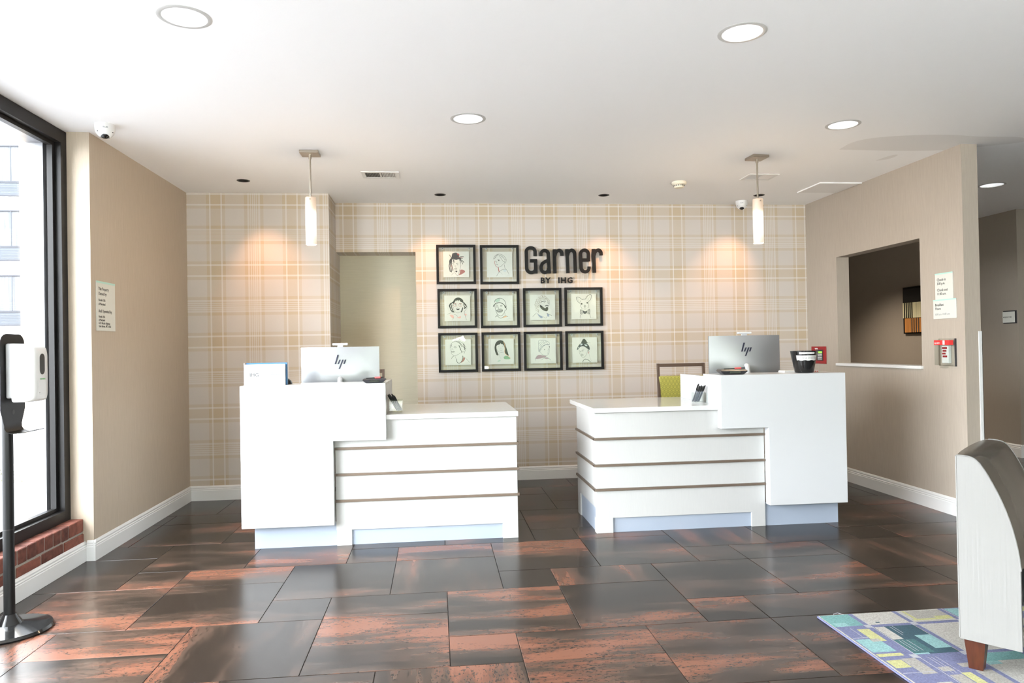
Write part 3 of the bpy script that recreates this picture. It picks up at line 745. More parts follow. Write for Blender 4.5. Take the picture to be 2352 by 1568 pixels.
# box sign on the left ledge
t = thing('rewards_sign', 'white box sign with blue edges and hotel rewards lettering on left desk', 'sign', (-1.137, 4.93, 1.088))
obj('back_board', box(BM(), -.128, .137, .004, .028, 0, .150, .001), 'blue', t)
obj('front_board', box(BM(), -.132, .129, -.022, -.004, 0, .141, .001), 'signwhite', t)
obj('side_board', box(BM(), -.137, -.1325, -.022, .028, 0, .150), 'paper', t)
text('lettering', 'IHG', .034, 'ink', t, -.100, -.0225, .060, sx=.95, space=1.1)
text('lettering', 'ONE\nREWARDS', .0165, 'inkpale', t, .013, -.0225, .080, sx=1.15, line=.85, space=1.1)
bm = BM()
ribbon(bm, smooth_pts([(-.014, .071), (-.006, .079), (.001, .090)]), .0022, -.0225); ribbon(bm, smooth_pts([(-.004, .078), (.001, .066), (-.003, .054)]), .003, -.0225); ribbon(bm, [(-.004, .088), (.002, .093)], .002, -.0225)
obj('bird_mark', bm, 'inkpale', t)

# pen boxes with pens
def pen_box(label, x, y, z, s, h, m_='acryl'):
    t = thing('pen_box', label, 'pen holder', (x, y, z), 0, 'clear pen holders')
    w = s/2; th = .003
    obj('bottom', box(BM(), -w, w, -w, w, .0005, .007), m_, t)
    for a in ((-w, w, -w, -w+th), (-w, w, w-th, w), (-w, -w+th, -w+th, w-th), (w-th, w, -w+th, w-th)): obj('side', box(BM(), a[0], a[1], a[2], a[3], .007, h), m_, t)
    return t
pen_box('clear square box of black pens on the low part of left desk', -.292, 5.09, .8735, .094, .085)
pen_box('clear box of dark pens on the low part of right desk', 1.925, 5.13, .8775, .082, .078)
def pens(n, cx, cy, z, lean, ln, label, grp, body):
    first = None
    for i in range(n):
        fx, fy = (i % 4)/3-.5, (i//4)/max((n-1)//4, 1)-.5
        b = Vector((-lean*.026 + fx*.030, fy*.045, .009)); 
        ax, ay = (-.022 if lean < 0 else .012) + fx*.036 + random.uniform(-.003, .003), fy*.045 + random.uniform(-.004, .004)
        d = (Vector((ax, ay, .098)) - b).normalized()
        if first is None:
            first = thing('ballpoint_pen', label, 'pen', (0, 0, 0), 0, grp)
            obj('barrel', tube(BM(), [(0, 0, 0), (0, 0, .012), (0, 0, .085)], [.0015, .0046, .0046], 7), body, first)
            obj('cap', tube(BM(), [(0, 0, .0852), (0, 0, ln-.012), (0, 0, ln)], [.0048, .0048, .0035], 7), 'black', first)
            obj('clip', box(BM(), -.001, .001, .0047, .0066, ln-.045, ln-.008), 'black', first)
            o = first
        else: o = dup(first, (0, 0, 0), 0, label)
        o.rotation_mode = 'QUATERNION'; o.rotation_quaternion = d.to_track_quat('Z', 'Y')
        o.scale = (1, 1, random.uniform(.90, 1.06))
        o.location = (cx + b.x, cy + b.y, z + b.z)
pens(8, -.292, 5.09, .8735, -1, .128, 'black ballpoint pen leaning in the clear box on left desk', 'pens in the left box', 'black')
M['penbody'] = mat('smoky_pen_barrel', (.10, .11, .14), .3)
pens(8, 1.925, 5.13, .8775, 1, .135, 'dark ballpoint pen leaning in the clear box on right desk', 'pens in the right box', 'penbody')

# key bucket
t = thing('key_bucket', 'black plastic bucket with white paper labels on right desk ledge', 'bucket', (2.672, 4.985, 1.090))
obj('cup', lathe(BM(), [(0, 0), (.058, 0), (.064, .004), (.070, .030), (.084, .100), (.0945, .160), (.0915, .160), (.081, .100), (.066, .012), (0, .010)], 40, cap=False), 'blackgloss', t, True)
def wrap(a0, a1, z0, z1, r0_, r1_, dz0=0.0):
    bm = BM(); A, B = [], []
    for k in range(13):
        a = a0 + (a1-a0)*k/12
        A.append(bm.verts.new((r0_*math.sin(a), -r0_*math.cos(a), z0 + dz0*math.sin(k*1.7)))); B.append(bm.verts.new((r1_*math.sin(a), -r1_*math.cos(a), z1)))
    for k in range(12): bm.faces.new((A[k], A[k+1], B[k+1], B[k]))
    return bm
def rad(z): return .084 + (z-.1)*.175 if z > .1 else .070 + (z-.03)*.2
obj('paper_label', wrap(-1.10, .72, .092, .128, rad(.092)+.0010, rad(.128)+.0010, .002), 'paper', t)
obj('paper_label', wrap(-.84, .38, .137, .151, rad(.137)+.0010, rad(.151)+.0010), 'paper', t)
def wrap_text(s, size, z, a_start, m_, sx=1.0):
    o = text('lettering', s, size, m_, t, 0, 0, 0, sx=sx)
    for v in o.data.vertices:
        x, zz = v.co.x, v.co.z + z; r = rad(zz) + .0016; a = a_start + x/rad(z)
        v.co = (r*math.sin(a), -r*math.cos(a), zz)
wrap_text('Checkout Drop Key', .0215, .1035, -1.04, 'inkgrey', .80)
wrap_text('KEY DROP', .0100, .1405, -.52, 'inkgrey')
t = thing('leaflet_stack', 'low stack of white leaflets lying behind the black bucket', 'leaflets', (2.70, 5.12, 1.090))
for k in range(3): obj('leaflet', box(BM(), -.135+.002*k, .135-.003*k, -.05, .05, .0005+k*.0045, .0045+k*.0045), 'paper', t)
bm = BM()
for k, x in enumerate((.05, .062, .078, .09, .102, .118)): box(bm, x, x+.008, -.0504, -.0500, .002, .009)
obj('printed_edge', bm, 'redbright', t)

# ------------------------------------------------------------------ bar chairs behind the desks
def bar_chair(label, x, y, rz):
    t = thing('bar_chair', label, 'chair', (x, y, 0), rz, 'brown framed bar chairs')
    w = .215
    for s in (-1, 1):
        obj('back_post', prism(BM(), [(-.012, 0), (.03, 0), (.022, .62), (-.012, 1.148), (-.042, 1.148), (-.016, .62)], 'x', s*w-.018 if s > 0 else -w-.0, s*w if s > 0 else -w+.018), 'brownwood', t)
        obj('leg', prism(BM(), [(.36, 0), (.395, 0), (.40, .60), (.355, .60)], 'x', s*w-.03 if s > 0 else -w, s*w if s > 0 else -w+.03), 'brownwood', t)
        obj('side_rail', box(BM(), s*w-.022 if s > 0 else -w+.002, s*w-.002 if s > 0 else -w+.022, .031, .354, .56, .60), 'brownwood', t)
    obj('top_rail', box(BM(), -w+.0185, w-.0185, -.040, -.012, 1.118, 1.147, .003), 'brownwood', t)
    bm = box(BM(), -w+.005, w-.005, -.04, .0, .68, 1.040, .012)
    obj('back_cushion', bm, 'fabric', t)
    obj('seat', box(BM(), -w+.003, w-.003, .032, .42, .602, .665, .02), 'fabric', t)
    obj('foot_rail', box(BM(), -w+.0305, w-.0305, .366, .388, .22, .25), 'brownwood', t)
    return t
bar_chair('green patterned bar chair with brown wooden frame behind the right desk', 2.140, 6.10, PI)
dup([o for o in bpy.data.objects if o.name == 'bar_chair'][0], (-.655, 6.08, 0), PI, 'brown framed bar chair hidden behind the monitor of the left desk')

# ------------------------------------------------------------------ framed drawings
CARDS = [
 ('dreadlocks tied up and small goatee', .204, 2.136, (210, 203, 652, 645), [
  ('F', 'k', [(370,235),(430,220),(470,240),(490,270),(480,300),(520,325),(510,345),(470,335),(440,350),(400,340),(380,330),(360,350),(345,380),(330,400),(310,395),(315,360),(330,330),(355,310),(360,270)]),
  ('F', 'r', [(445,232),(480,240),(495,265),(470,275),(455,255)]),
  ('S', 'k', 8, [(352,312),(335,285),(318,258)]), ('S', 'k', 9, [(490,300),(530,292),(565,296)]), ('S', 'r', 5, [(455,305),(500,310),(545,300)]), ('S', 'k', 9, [(480,312),(545,325)]),
  ('S', 'k', 9, [(505,340),(545,365),(565,395)]), ('S', 'k', 9, [(500,345),(530,380),(545,425)]), ('S', 'k', 9, [(490,345),(505,380),(500,410)]),
  ('S', 'k', 13, [(328,390),(310,440),(315,480),(330,555)]), ('S', 'k', 12, [(345,370),(330,440),(345,500),(352,560)]), ('S', 'k', 11, [(360,355),(350,430),(362,480),(370,535)]), ('S', 'k', 13, [(388,340),(395,395)]),
  ('S', 'r', 4, [(350,430),(360,480),(368,520)]), ('S', 'k', 4, [(512,410),(515,450),(500,490),(480,560),(455,622)]), ('S', 'k', 3, [(362,440),(375,490),(395,550),(430,605),(455,625)]),
  ('S', 'k', 6, [(365,412),(395,408)]), ('S', 'k', 6, [(430,415),(468,405)]), ('S', 'k', 6, [(370,435),(395,432)]), ('S', 'k', 6, [(440,435),(465,430)]), ('S', 'k', 4, [(415,440),(410,470),(438,474)]),
  ('S', 'k', 6, [(398,502),(425,490),(448,500)]), ('S', 'k', 4, [(402,512),(425,518),(445,508)]), ('F', 'k', [(415,540),(435,532),(455,545),(440,562),(420,558)]),
  ('F', 'rose', [(500,520),(545,515),(595,548),(540,590),(465,620),(490,580)]), ('S', 'k', 3, [(345,612),(388,570)]), ('S', 'g', 2, [(550,615),(610,612)])]),
 ('cropped hair looking back over the shoulder', .632, 2.132, (952, 208, 1397, 650), [
  ('S', 'k', 4, [(1070,335),(1080,300),(1110,265),(1160,245),(1210,252),(1260,285),(1295,335),(1290,375),(1275,410)]), ('S', 'k', 4, [(1160,258),(1190,300),(1220,350),(1245,385)]),
  ('S', 'k', 6, [(1150,255),(1110,290),(1090,330)]), ('S', 'k', 4, [(1180,262),(1230,300),(1280,350)]), ('S', 'g', 3, [(1200,258),(1250,310),(1270,370)]),
  ('S', 'r', 6, [(1093,365),(1090,410),(1108,460),(1145,480)]), ('S', 'k', 4, [(1145,478),(1200,465),(1240,420)]), ('S', 'k', 4, [(1240,380),(1265,375),(1262,410),(1245,415)]),
  ('F', 'k', [(1150,352),(1172,350),(1176,364),(1155,368)]), ('S', 'k', 6, [(1100,368),(1117,374)]), ('S', 'k', 4, [(1138,347),(1175,343)]), ('S', 'k', 3, [(1125,370),(1116,400),(1135,405)]),
  ('F', 'g', [(1112,428),(1135,422),(1152,432),(1130,442)]), ('S', 'k', 4, [(1258,430),(1262,480),(1280,505)]), ('S', 'r', 12, [(1150,480),(1165,560)]),
  ('S', 'k', 4, [(1120,632),(1150,580),(1200,525),(1280,505),(1310,540),(1330,590)]), ('S', 'g', 3, [(1165,560),(1200,575),(1222,605)]), ('F', 'pale', [(1230,535),(1280,512),(1300,540),(1260,565)]), ('S', 'g', 2, [(1292,620),(1350,614)])]),
 ('curly dark bob and round glasses laughing', .209, 1.704, (222, 172, 668, 612), [
  ('F', 'k', [(380,262),(400,225),(450,203),(500,210),(540,240),(555,282),(520,288),(490,270),(478,240),(468,280),(455,240),(440,275),(425,245),(400,290),(375,320),(362,300)]),
  ('S', 'k', 15, [(378,280),(335,310),(310,350),(322,380),(330,420),(365,460)]), ('S', 'k', 14, [(352,325),(345,380),(365,430),(388,465)]), ('S', 'k', 8, [(330,300),(300,345),(312,375)]),
  ('S', 'k', 15, [(535,280),(570,320),(600,350),(600,375),(562,400)]), ('S', 'k', 14, [(538,380),(530,430),(505,462)]), ('S', 'k', 12, [(552,325),(580,392)]), ('S', 'k', 6, [(560,285),(605,345)]),
  ('S', 'k', 3, [(378,370),(385,430),(420,465),(460,475),(500,450),(525,400)]),
  ('S', 'r', 4, [(375,335),(384,312),(405,304),(426,312),(436,335),(426,356),(405,364),(384,356),(375,335)]), ('S', 'r', 4, [(468,335),(477,312),(500,304),(520,312),(530,335),(520,356),(500,364),(477,356),(468,335)]),
  ('F', 'k', [(400,330),(412,326),(422,334),(410,345)]), ('F', 'k', [(488,332),(500,326),(506,338),(494,345)]), ('S', 'k', 5, [(395,318),(425,315)]), ('S', 'k', 5, [(480,315),(515,318)]),
  ('F', 'k', [(415,396),(450,404),(490,396),(475,420),(440,422)]), ('S', 'g', 3, [(430,365),(440,378),(455,372)]),
  ('F', 'pink', [(308,505),(345,500),(385,520),(375,570),(330,545)]), ('F', 'pink', [(430,548),(470,545),(500,520),(508,560),(470,572)]), ('F', 'pink', [(565,490),(600,488),(608,515),(580,522)]),
  ('S', 'k', 3, [(620,350),(610,400),(570,440),(560,470),(600,590)]), ('S', 'k', 3, [(270,495),(310,478),(345,470)]), ('S', 'k', 3, [(385,500),(430,510),(450,542)]), ('S', 'k', 3, [(380,545),(362,588)]), ('S', 'g', 2, [(570,600),(622,595)])]),
 ('cap and a broad laughing mouth', .630, 1.700, (958, 168, 1404, 606), [
  ('F', 'sage', [(1090,262),(1130,222),(1180,212),(1176,270),(1120,285)]), ('S', 'k', 6, [(1088,285),(1090,250),(1130,222),(1180,208),(1240,230),(1275,275),(1285,330),(1290,370)]),
  ('S', 'k', 10, [(1062,360),(1072,330),(1110,300),(1165,287),(1215,300),(1258,335),(1283,372)]), ('S', 'k', 4, [(1072,355),(1092,330),(1150,305)]), ('S', 'g', 3, [(1172,215),(1175,275)]),
  ('F', 'k', [(1255,335),(1290,370),(1280,392),(1262,375)]), ('S', 'k', 6, [(1275,380),(1297,385),(1292,415),(1270,427)]), ('S', 'k', 5, [(1090,340),(1095,400),(1110,450),(1130,490),(1175,525),(1220,515),(1255,465),(1265,425)]),
  ('S', 'k', 6, [(1105,352),(1128,340),(1150,355)]), ('S', 'k', 6, [(1185,348),(1205,335),(1222,340)]), ('S', 'k', 5, [(1110,368),(1140,368)]), ('S', 'k', 5, [(1190,360),(1220,356)]),
  ('S', 'k', 5, [(1155,372),(1143,396),(1175,408),(1207,396)]), ('S', 'k', 6, [(1115,425),(1150,410),(1180,418),(1215,410),(1232,425),(1200,462),(1160,470),(1130,450),(1115,425)]),
  ('F', 'k', [(1120,428),(1175,434),(1225,426),(1213,444),(1140,446)]), ('S', 'k', 4, [(1105,500),(1130,520)]), ('S', 'k', 5, [(1090,542),(1130,520),(1160,550),(1190,567),(1230,545),(1270,515),(1320,537)]),
  ('F', 'orange', [(1218,560),(1268,522),(1310,536)]), ('S', 'k', 4, [(1132,490),(1138,522)]), ('S', 'k', 4, [(1262,470),(1268,515)]), ('S', 'g', 2, [(1300,580),(1360,572)])]),
 ('pale curly hair and a full dark beard', 1.053, 1.704, (200, 158, 637, 597), [
  *[('S', 'b', 4, [(x+18*math.cos(a), y+17*math.sin(a)) for a in [i*.9+s for i in range(7)]]) for s, (x, y) in enumerate([(300,330),(312,290),(332,250),(362,215),(402,190),(440,185),(478,205),(502,235),(525,265),(310,372),(312,410),(337,430),(352,290),(392,240),(430,225),(345,370),(347,330),(460,235),(385,275)])],
  ('S', 'k', 8, [(398,287),(440,272),(478,276)]), ('S', 'k', 5, [(443,297),(465,298)]), ('S', 'k', 4, [(500,282),(530,310),(510,325)]), ('S', 'k', 4, [(530,270),(542,310),(530,350)]),
  ('F', 'k', [(372,335),(400,345),(430,372),(450,388),(470,398),(495,366),(520,385),(515,430),(490,450),(450,440),(400,410),(375,375)]), ('S', 'k', 10, [(465,357),(490,343),(525,356)]),
  ('F', 'slate', [(315,470),(360,510),(430,540),(400,572),(360,540)]), ('F', 'slate', [(495,480),(530,500),(540,540),(500,540)]), ('S', 'k', 4, [(245,537),(310,475)]), ('S', 'k', 5, [(490,480),(580,524)]),
  ('S', 'k', 3, [(430,540),(470,572),(500,530)]), ('S', 'k', 3, [(350,430),(345,470)]), ('S', 'g', 2, [(540,565),(580,560)])]),
 ('big eared small dog wearing a check bow tie', 1.470, 1.707, (912, 145, 1340, 582), [
  ('S', 'k', 5, [(1062,310),(1025,285),(995,220),(1008,198),(1060,210),(1100,245)]), ('S', 'k', 4, [(1082,262),(1060,290)]), ('S', 'g', 3, [(1020,215),(1035,265),(1060,300)]),
  ('S', 'k', 6, [(1160,238),(1180,195),(1230,160),(1263,162),(1260,210),(1240,260),(1215,275)]), ('S', 'g', 3, [(1245,178),(1215,225),(1195,260)]), ('S', 'k', 6, [(1100,245),(1128,237),(1160,238)]),
  ('S', 'k', 4, [(1065,300),(1070,350),(1090,390),(1100,410)]), ('S', 'k', 4, [(1212,270),(1210,330),(1195,392)]),
  ('F', 'k', [(1092+13*math.cos(i*PI/5), 318+14*math.sin(i*PI/5)) for i in range(10)]), ('F', 'k', [(1187+13*math.cos(i*PI/5), 302+14*math.sin(i*PI/5)) for i in range(10)]),
  ('S', 'k', 5, [(1145+16*math.cos(i*PI/5), 360+17*math.sin(i*PI/5)) for i in range(11)]), ('F', 'k', [(1138,362),(1152,362),(1146,375)]), ('S', 'k', 3, [(1125,400),(1148,412),(1172,400)]),
  ('F', 'navy', [(1110,430),(1150,450),(1185,430),(1180,472),(1150,490),(1115,480)]), ('S', 'k', 5, [(1110,432),(1060,405),(1066,505),(1112,482)]), ('S', 'k', 5, [(1185,430),(1237,400),(1230,505),(1185,475)]),
  *[('S', 'k', 4, p) for p in ([(1062,430),(1110,445)],[(1064,455),(1110,458)],[(1066,480),(1110,470)],[(1078,412),(1080,500)],[(1094,420),(1096,492)],[(1187,445),(1234,430)],[(1187,458),(1233,455)],[(1187,470),(1232,480)],[(1200,422),(1200,482)],[(1218,412),(1216,494)])],
  ('S', 'k', 4, [(1062,505),(1057,562)]), ('S', 'k', 4, [(1232,490),(1240,555)]), ('S', 'g', 2, [(1245,552),(1300,546)])]),
 ('tousled short hair, head tipped back in profile', .210, 1.272, (243, 920, 690, 1365), [
  ('S', 'k', 4, [(332,1060),(335,1010),(370,965),(440,950),(500,955),(550,985),(580,1020),(605,1070),(590,1110),(570,1165)]), ('S', 'k', 6, [(475,960),(520,1000),(545,1040),(600,1085)]),
  ('S', 'k', 10, [(480,1020),(500,1070),(510,1110)]), ('S', 'k', 9, [(558,1000),(582,1060),(578,1105)]), ('S', 'k', 5, [(440,955),(500,990),(530,1050)]), ('S', 'k', 6, [(520,1120),(535,1145),(560,1130)]), ('S', 'g', 3, [(330,1010),(322,1060),(332,1110)]),
  ('S', 'k', 5, [(360,1000),(350,1035),(365,1040)]), ('S', 'k', 3, [(342,1050),(345,1110),(350,1180),(400,1197),(470,1185),(500,1150)]), ('S', 'k', 5, [(395,1040),(440,1055)]), ('S', 'k', 4, [(390,1057),(435,1067)]),
  ('S', 'k', 3, [(380,1060),(365,1100),(390,1102)]), ('S', 'k', 5, [(345,1130),(380,1125),(410,1130),(375,1144),(348,1134)]), ('S', 'k', 4, [(508,1100),(532,1120),(515,1162)]),
  ('S', 'k', 5, [(350,1252),(362,1222),(395,1205)]), ('S', 'k', 3, [(410,1210),(430,1260)]), ('S', 'k', 7, [(430,1260),(440,1310),(475,1340),(520,1310),(545,1250),(540,1205)]), ('S', 'k', 3, [(545,1210),(600,1250),(660,1322)]),
  ('F', 'rose', [(557,1225),(590,1250),(560,1300),(505,1335),(542,1272)]), ('S', 'g', 2, [(585,1332),(640,1327)])]),
 ('long straight dark hair with a fringe', .634, 1.273, (975, 912, 1425, 1352), [
  ('F', 'k', [(1190,932),(1140,942),(1100,985),(1082,1050),(1085,1110),(1105,1175),(1122,1200),(1157,1200),(1130,1140),(1115,1085),(1118,1025),(1160,1012),(1190,1000)]),
  ('F', 'k', [(1190,932),(1190,1000),(1232,1005),(1255,1045),(1262,1100),(1254,1140),(1275,1182),(1338,1222),(1312,1140),(1288,1055),(1265,985),(1235,945)]),
  ('S', 'o', 6, [(1240,960),(1262,1010),(1268,1070),(1256,1140),(1275,1185),(1330,1215),(1362,1257)]), ('S', 'k', 3, [(1115,1085),(1140,1130),(1190,1155),(1245,1145)]), ('S', 'k', 4, [(1140,1040),(1162,1036)]), ('S', 'k', 4, [(1215,1036),(1240,1040)]),
  ('S', 'g', 3, [(1178,1075),(1208,1077)]), ('S', 'g', 4, [(1172,1105),(1198,1125),(1222,1107)]), ('F', 'sage2', [(1240,1232),(1285,1203),(1330,1225),(1370,1272),(1250,1272)]),
  ('S', 'g', 3, [(1160,1160),(1170,1220),(1195,1262)]), ('F', 'sage', [(1125,1315),(1150,1282),(1200,1280),(1165,1315)]), ('S', 'g', 2, [(1322,1322),(1372,1316)])]),
 ('small child in a knitted hat and scarf', 1.053, 1.272, (210, 900, 655, 1335), [
  ('S', 's', 4, [(352,1000),(345,960),(362,930),(400,925),(398,960),(362,985),(352,1000)]), ('S', 's', 4, [(350,1000),(345,1070),(350,1130),(365,1142),(390,1100),(430,1040),(500,1000),(545,1015),(550,990),(510,950),(450,930),(400,930)]),
  ('S', 's', 6, [(358,1120),(398,1050),(470,1008),(545,1020)]), ('S', 's', 3, [(360,1040),(400,990),(450,940)]), ('S', 's', 3, [(355,1085),(420,1000),(500,955)]), ('S', 's', 3, [(420,935),(470,1005)]), ('S', 's', 3, [(470,940),(515,1000)]), ('S', 's', 3, [(372,985),(400,1040)]),
  ('S', 's', 4, [(385,1140),(395,1175),(430,1192)]), ('S', 's', 4, [(545,1050),(540,1130),(525,1185),(490,1202),(430,1192)]), ('F', 'k', [(448,1090),(460,1088),(463,1102),(452,1104)]), ('F', 'k', [(518,1085),(528,1083),(530,1095),(521,1097)]),
  ('S', 's', 3, [(512,1110),(525,1126),(512,1130)]), ('S', 's', 4, [(498,1157),(526,1160)]), ('F', 'k', [(530,1038),(552,1045),(545,1068)]), ('S', 's', 4, [(385,1090),(365,1110),(375,1145)]),
  ('F', 'mauve', [(288,1255),(320,1205),(350,1185),(440,1200),(500,1215),(440,1240),(330,1260)]), ('F', 'mauve', [(440,1247),(500,1232),(535,1255),(480,1262)]), ('S', 's', 4, [(400,1277),(450,1235),(520,1242),(565,1287)]), ('S', 's', 4, [(290,1285),(292,1250),(320,1205)]), ('S', 'g', 2, [(548,1307),(600,1302)])]),
 ('high bun tied with a patterned scarf', 1.472, 1.272, (925, 888, 1355, 1322), [
  ('F', 'k', [(1095,950),(1110,920),(1135,912),(1165,935),(1180,965),(1200,992),(1160,990),(1110,985),(1075,985)]),
  ('F', 'navy', [(1003,1102),(1018,1050),(1050,1005),(1100,980),(1170,985),(1215,1030),(1232,1085),(1218,1110),(1160,1060),(1110,1035),(1060,1050),(1030,1090)]),
  ('F', 'pale', [(1060,1012),(1090,990),(1112,1005),(1080,1030)]), ('F', 'pale', [(1130,1008),(1170,1010),(1192,1037),(1160,1043)]), ('F', 'pale', [(1022,1075),(1035,1045),(1048,1050),(1032,1078)]),
  ('S', 'g', 3, [(1058,945),(1080,915)]), ('S', 'g', 3, [(1160,915),(1200,930)]), ('S', 'k', 3, [(1195,988),(1245,982)]), ('S', 'k', 3, [(1037,1080),(1045,1150),(1075,1210),(1110,1237),(1150,1215),(1185,1150),(1192,1095)]),
  ('S', 'k', 6, [(1050,1118),(1072,1128)]), ('S', 'k', 4, [(1085,1127),(1105,1102),(1132,1102)]), ('S', 'k', 3, [(1092,1125),(1120,1120)]), ('S', 'k', 3, [(1075,1130),(1070,1166),(1096,1168)]), ('S', 'k', 5, [(1075,1187),(1100,1175),(1117,1190),(1092,1207),(1075,1187)]),
  ('S', 'k', 6, [(1195,1110),(1217,1122),(1210,1160)]), ('S', 'r', 8, [(1210,1135),(1210,1167)]), ('S', 'g', 3, [(1140,1240),(1150,1258)]), ('S', 'g', 3, [(1212,1170),(1235,1260),(1257,1302)]), ('S', 'k', 7, [(1098,1312),(1120,1270),(1160,1258),(1200,1275),(1240,1312)])]),
]
INK = {'k': 'ink', 'g': 'inkgrey', 'r': 'c_red', 'rose': 'c_rose', 'pink': 'c_pink', 'pale': 'c_pale', 'sage': 'c_sage', 'sage2': 'c_sage2', 'orange': 'c_orange', 'o': 'c_orange', 'slate': 'c_slate', 'navy': 'c_navy', 'mauve': 'c_mauve', 's': 'c_slateink', 'b': 'c_brown'}
for k, c in (('c_red', '#a8403a'), ('c_rose', '#a86a66'), ('c_pink', '#e5b4ae'), ('c_pale', '#c9d0d6'), ('c_sage', '#b4c9be'), ('c_sage2', '#7fa886'), ('c_orange', '#eab184'), ('c_slate', '#8e96b0'), ('c_navy', '#2a2c3c'), ('c_mauve', '#a58a96'), ('c_slateink', '#6d737e'), ('c_brown', '#8b7a66')):
    M[k] = mat(k[2:] + '_print', c, .7)
order = list(dict.fromkeys(INK.values()))
proto = None
POS = ['top left of the wall group', 'top row beside the black lettering', 'left end of the middle row', 'second in the middle row', 'third in the middle row', 'right end of the middle row', 'bottom left corner', 'second in the bottom row', 'third in the bottom row', 'bottom right corner']
def picture(i):
    desc, cx, cz, (x0, y0, x1, y1), art = CARDS[i]
    t = thing('picture_frame', 'black square frame, drawing of ' + desc, 'picture', (cx, YB-.001, cz), 0, 'framed line drawings')
    h, wd = .1925, .0235
    prof = [(-h, -h), (h, -h), (h, h), (-h, h)]
    bm = BM()
    for k in range(4):
        (ax, az), (bx, bz) = prof[k], prof[(k+1) % 4]; s = (h-wd)/h
        q = [(ax, az), (bx, bz), (bx*s, bz*s), (ax*s, az*s)]
        prism(bm, q, 'y', -.032, -.002)
    bmesh.ops.remove_doubles(bm, verts=list(bm.verts), dist=1e-5); obj('frame', bm, 'frameblk', t)
    obj('glass', box(BM(), -h+wd, h-wd, -.022, -.020, -h+wd, h-wd), 'picglass', t)
    cs = .126
    obj('card', box(BM(), -cs, cs, -.0195, -.0185, -cs+.002, cs+.002), 'paper', t)
    for s in (-1, 1): 
        o = obj('hanger', box(BM(), s*.130-.009, s*.130+.009, -.0195, -.015, .146, .167), 'silverlt', t); obj('screw', lathe(BM(), [(0, 0), (.003, 0), (.003, .006), (0, .006)], 8), 'ink', o, False, (s*.130, -.0196, .154))
    bm = BM(); sx = 2*cs/(x1-x0)
    def U(p): return ((p[0]-(x0+x1)/2)*sx, -(p[1]-(y0+y1)/2)*sx + .002)
    n = 0
    for st in art:
        mi = order.index(INK[st[1]]); yy = -.01955 - n*.000004; n += 1
        if st[0] == 'F':
            p = smooth_pts([U(q) for q in st[2] + st[2][:1]], 1)[:-1]
            f = bm.faces.new([bm.verts.new((a, yy, b)) for a, b in p]); f.material_index = mi
        else: ribbon(bm, smooth_pts([U(q) for q in st[3]], 2), st[2]*sx*1.1, yy, None, mi)
    obj('drawing', bm, order, t)
for i in range(len(CARDS)): picture(i)

# ------------------------------------------------------------------ raised lettering
t = thing('wall_lettering', 'raised black hotel name lettering on the plaid wall above the pictures', 'sign', (0, YB, 0))
Y0_, Y1_ = -.045, -.020
sw = .0345
def LX(px): return .883 + (px-105)/(2215-105)*.785
def LZ(pz): return 2.309 - (pz-145)/(860-145)*.268
def letter(strokes, pegs):
    bm = BM()
    for i, s in enumerate(strokes): ribbon(bm, [(LX(a), LZ(b)) for a, b in s], sw*.93, Y0_ + i*.0006, Y1_ - i*.0006)
    for (a, b) in pegs: box(bm, LX(a)-.004, LX(a)+.004, Y1_, -.0005, LZ(b)-.004, LZ(b)+.004)
    obj('letter', bm, 'letter', t, False)
def arc(cx, cy, rx, ry, a0, a1, n=14): return [(cx+rx*math.cos(math.radians(a0+(a1-a0)*i/n)), cy-ry*math.sin(math.radians(a0+(a1-a0)*i/n))) for i in range(n+1)]
# G
letter([[(383, 398), (383, 280)] + arc(265, 280, 118, 100, 0, 180)[1:] + [(150, 720)] + arc(272, 720, 120, 115, 180, 360)[1:] + [(392, 528)], [(245, 522), (430, 522)], [(395, 500), (398, 860)], [(330, 840), (398, 760)]][:3], [(265, 180), (265, 835)])
# a
letter([[(540, 398), (540, 350)] + arc(640, 350, 102, 98, 180, 0)[1:] + [(755, 860)], [(742, 510), (650, 545)] + [(570, 600), (540, 680)] + arc(640, 720, 103, 115, 180, 360)[1:]], [(640, 252), (640, 835)])
# r
letter([[(905, 222), (910, 858)], [(915, 400), (935, 320), (970, 270), (1030, 250)] + arc(1030, 350, 80, 100, 80, 0, 8)[1:] + [(1110, 396)]], [(905, 300), (905, 800)])
# n
letter([[(1245, 220), (1262, 856)], [(1255, 400), (1275, 320), (1310, 268), (1370, 247)] + arc(1370, 350, 85, 102, 80, 0, 8)[1:] + [(1460, 600), (1465, 850)]], [(1248, 300), (1462, 800)])
# e
letter([[(1640, 510), (1825, 510)], [(1828, 545), (1828, 350)] + arc(1720, 350, 106, 104, 0, 180)[1:] + [(1622, 720)] + arc(1732, 720, 106, 105, 180, 360)[1:] + [(1840, 683)]], [(1720, 246), (1730, 825)])
# r
letter([[(1968, 218), (1985, 850)], [(1975, 400), (2000, 320), (2035, 265), (2095, 245)] + arc(2095, 345, 82, 100, 80, 0, 8)[1:] + [(2178, 388)]], [(1970, 300), (1982, 800)])
for s, x in (('B', 525), ('Y', 668), ('I', 995), ('H', 1075), ('G', 1250)):
    o = text('letter', s, .0795, 'letter', t, LX(x)-.004, -.030, LZ(1116), sx=.98 if s != 'I' else 1.1, depth=.009, bold=.0020)

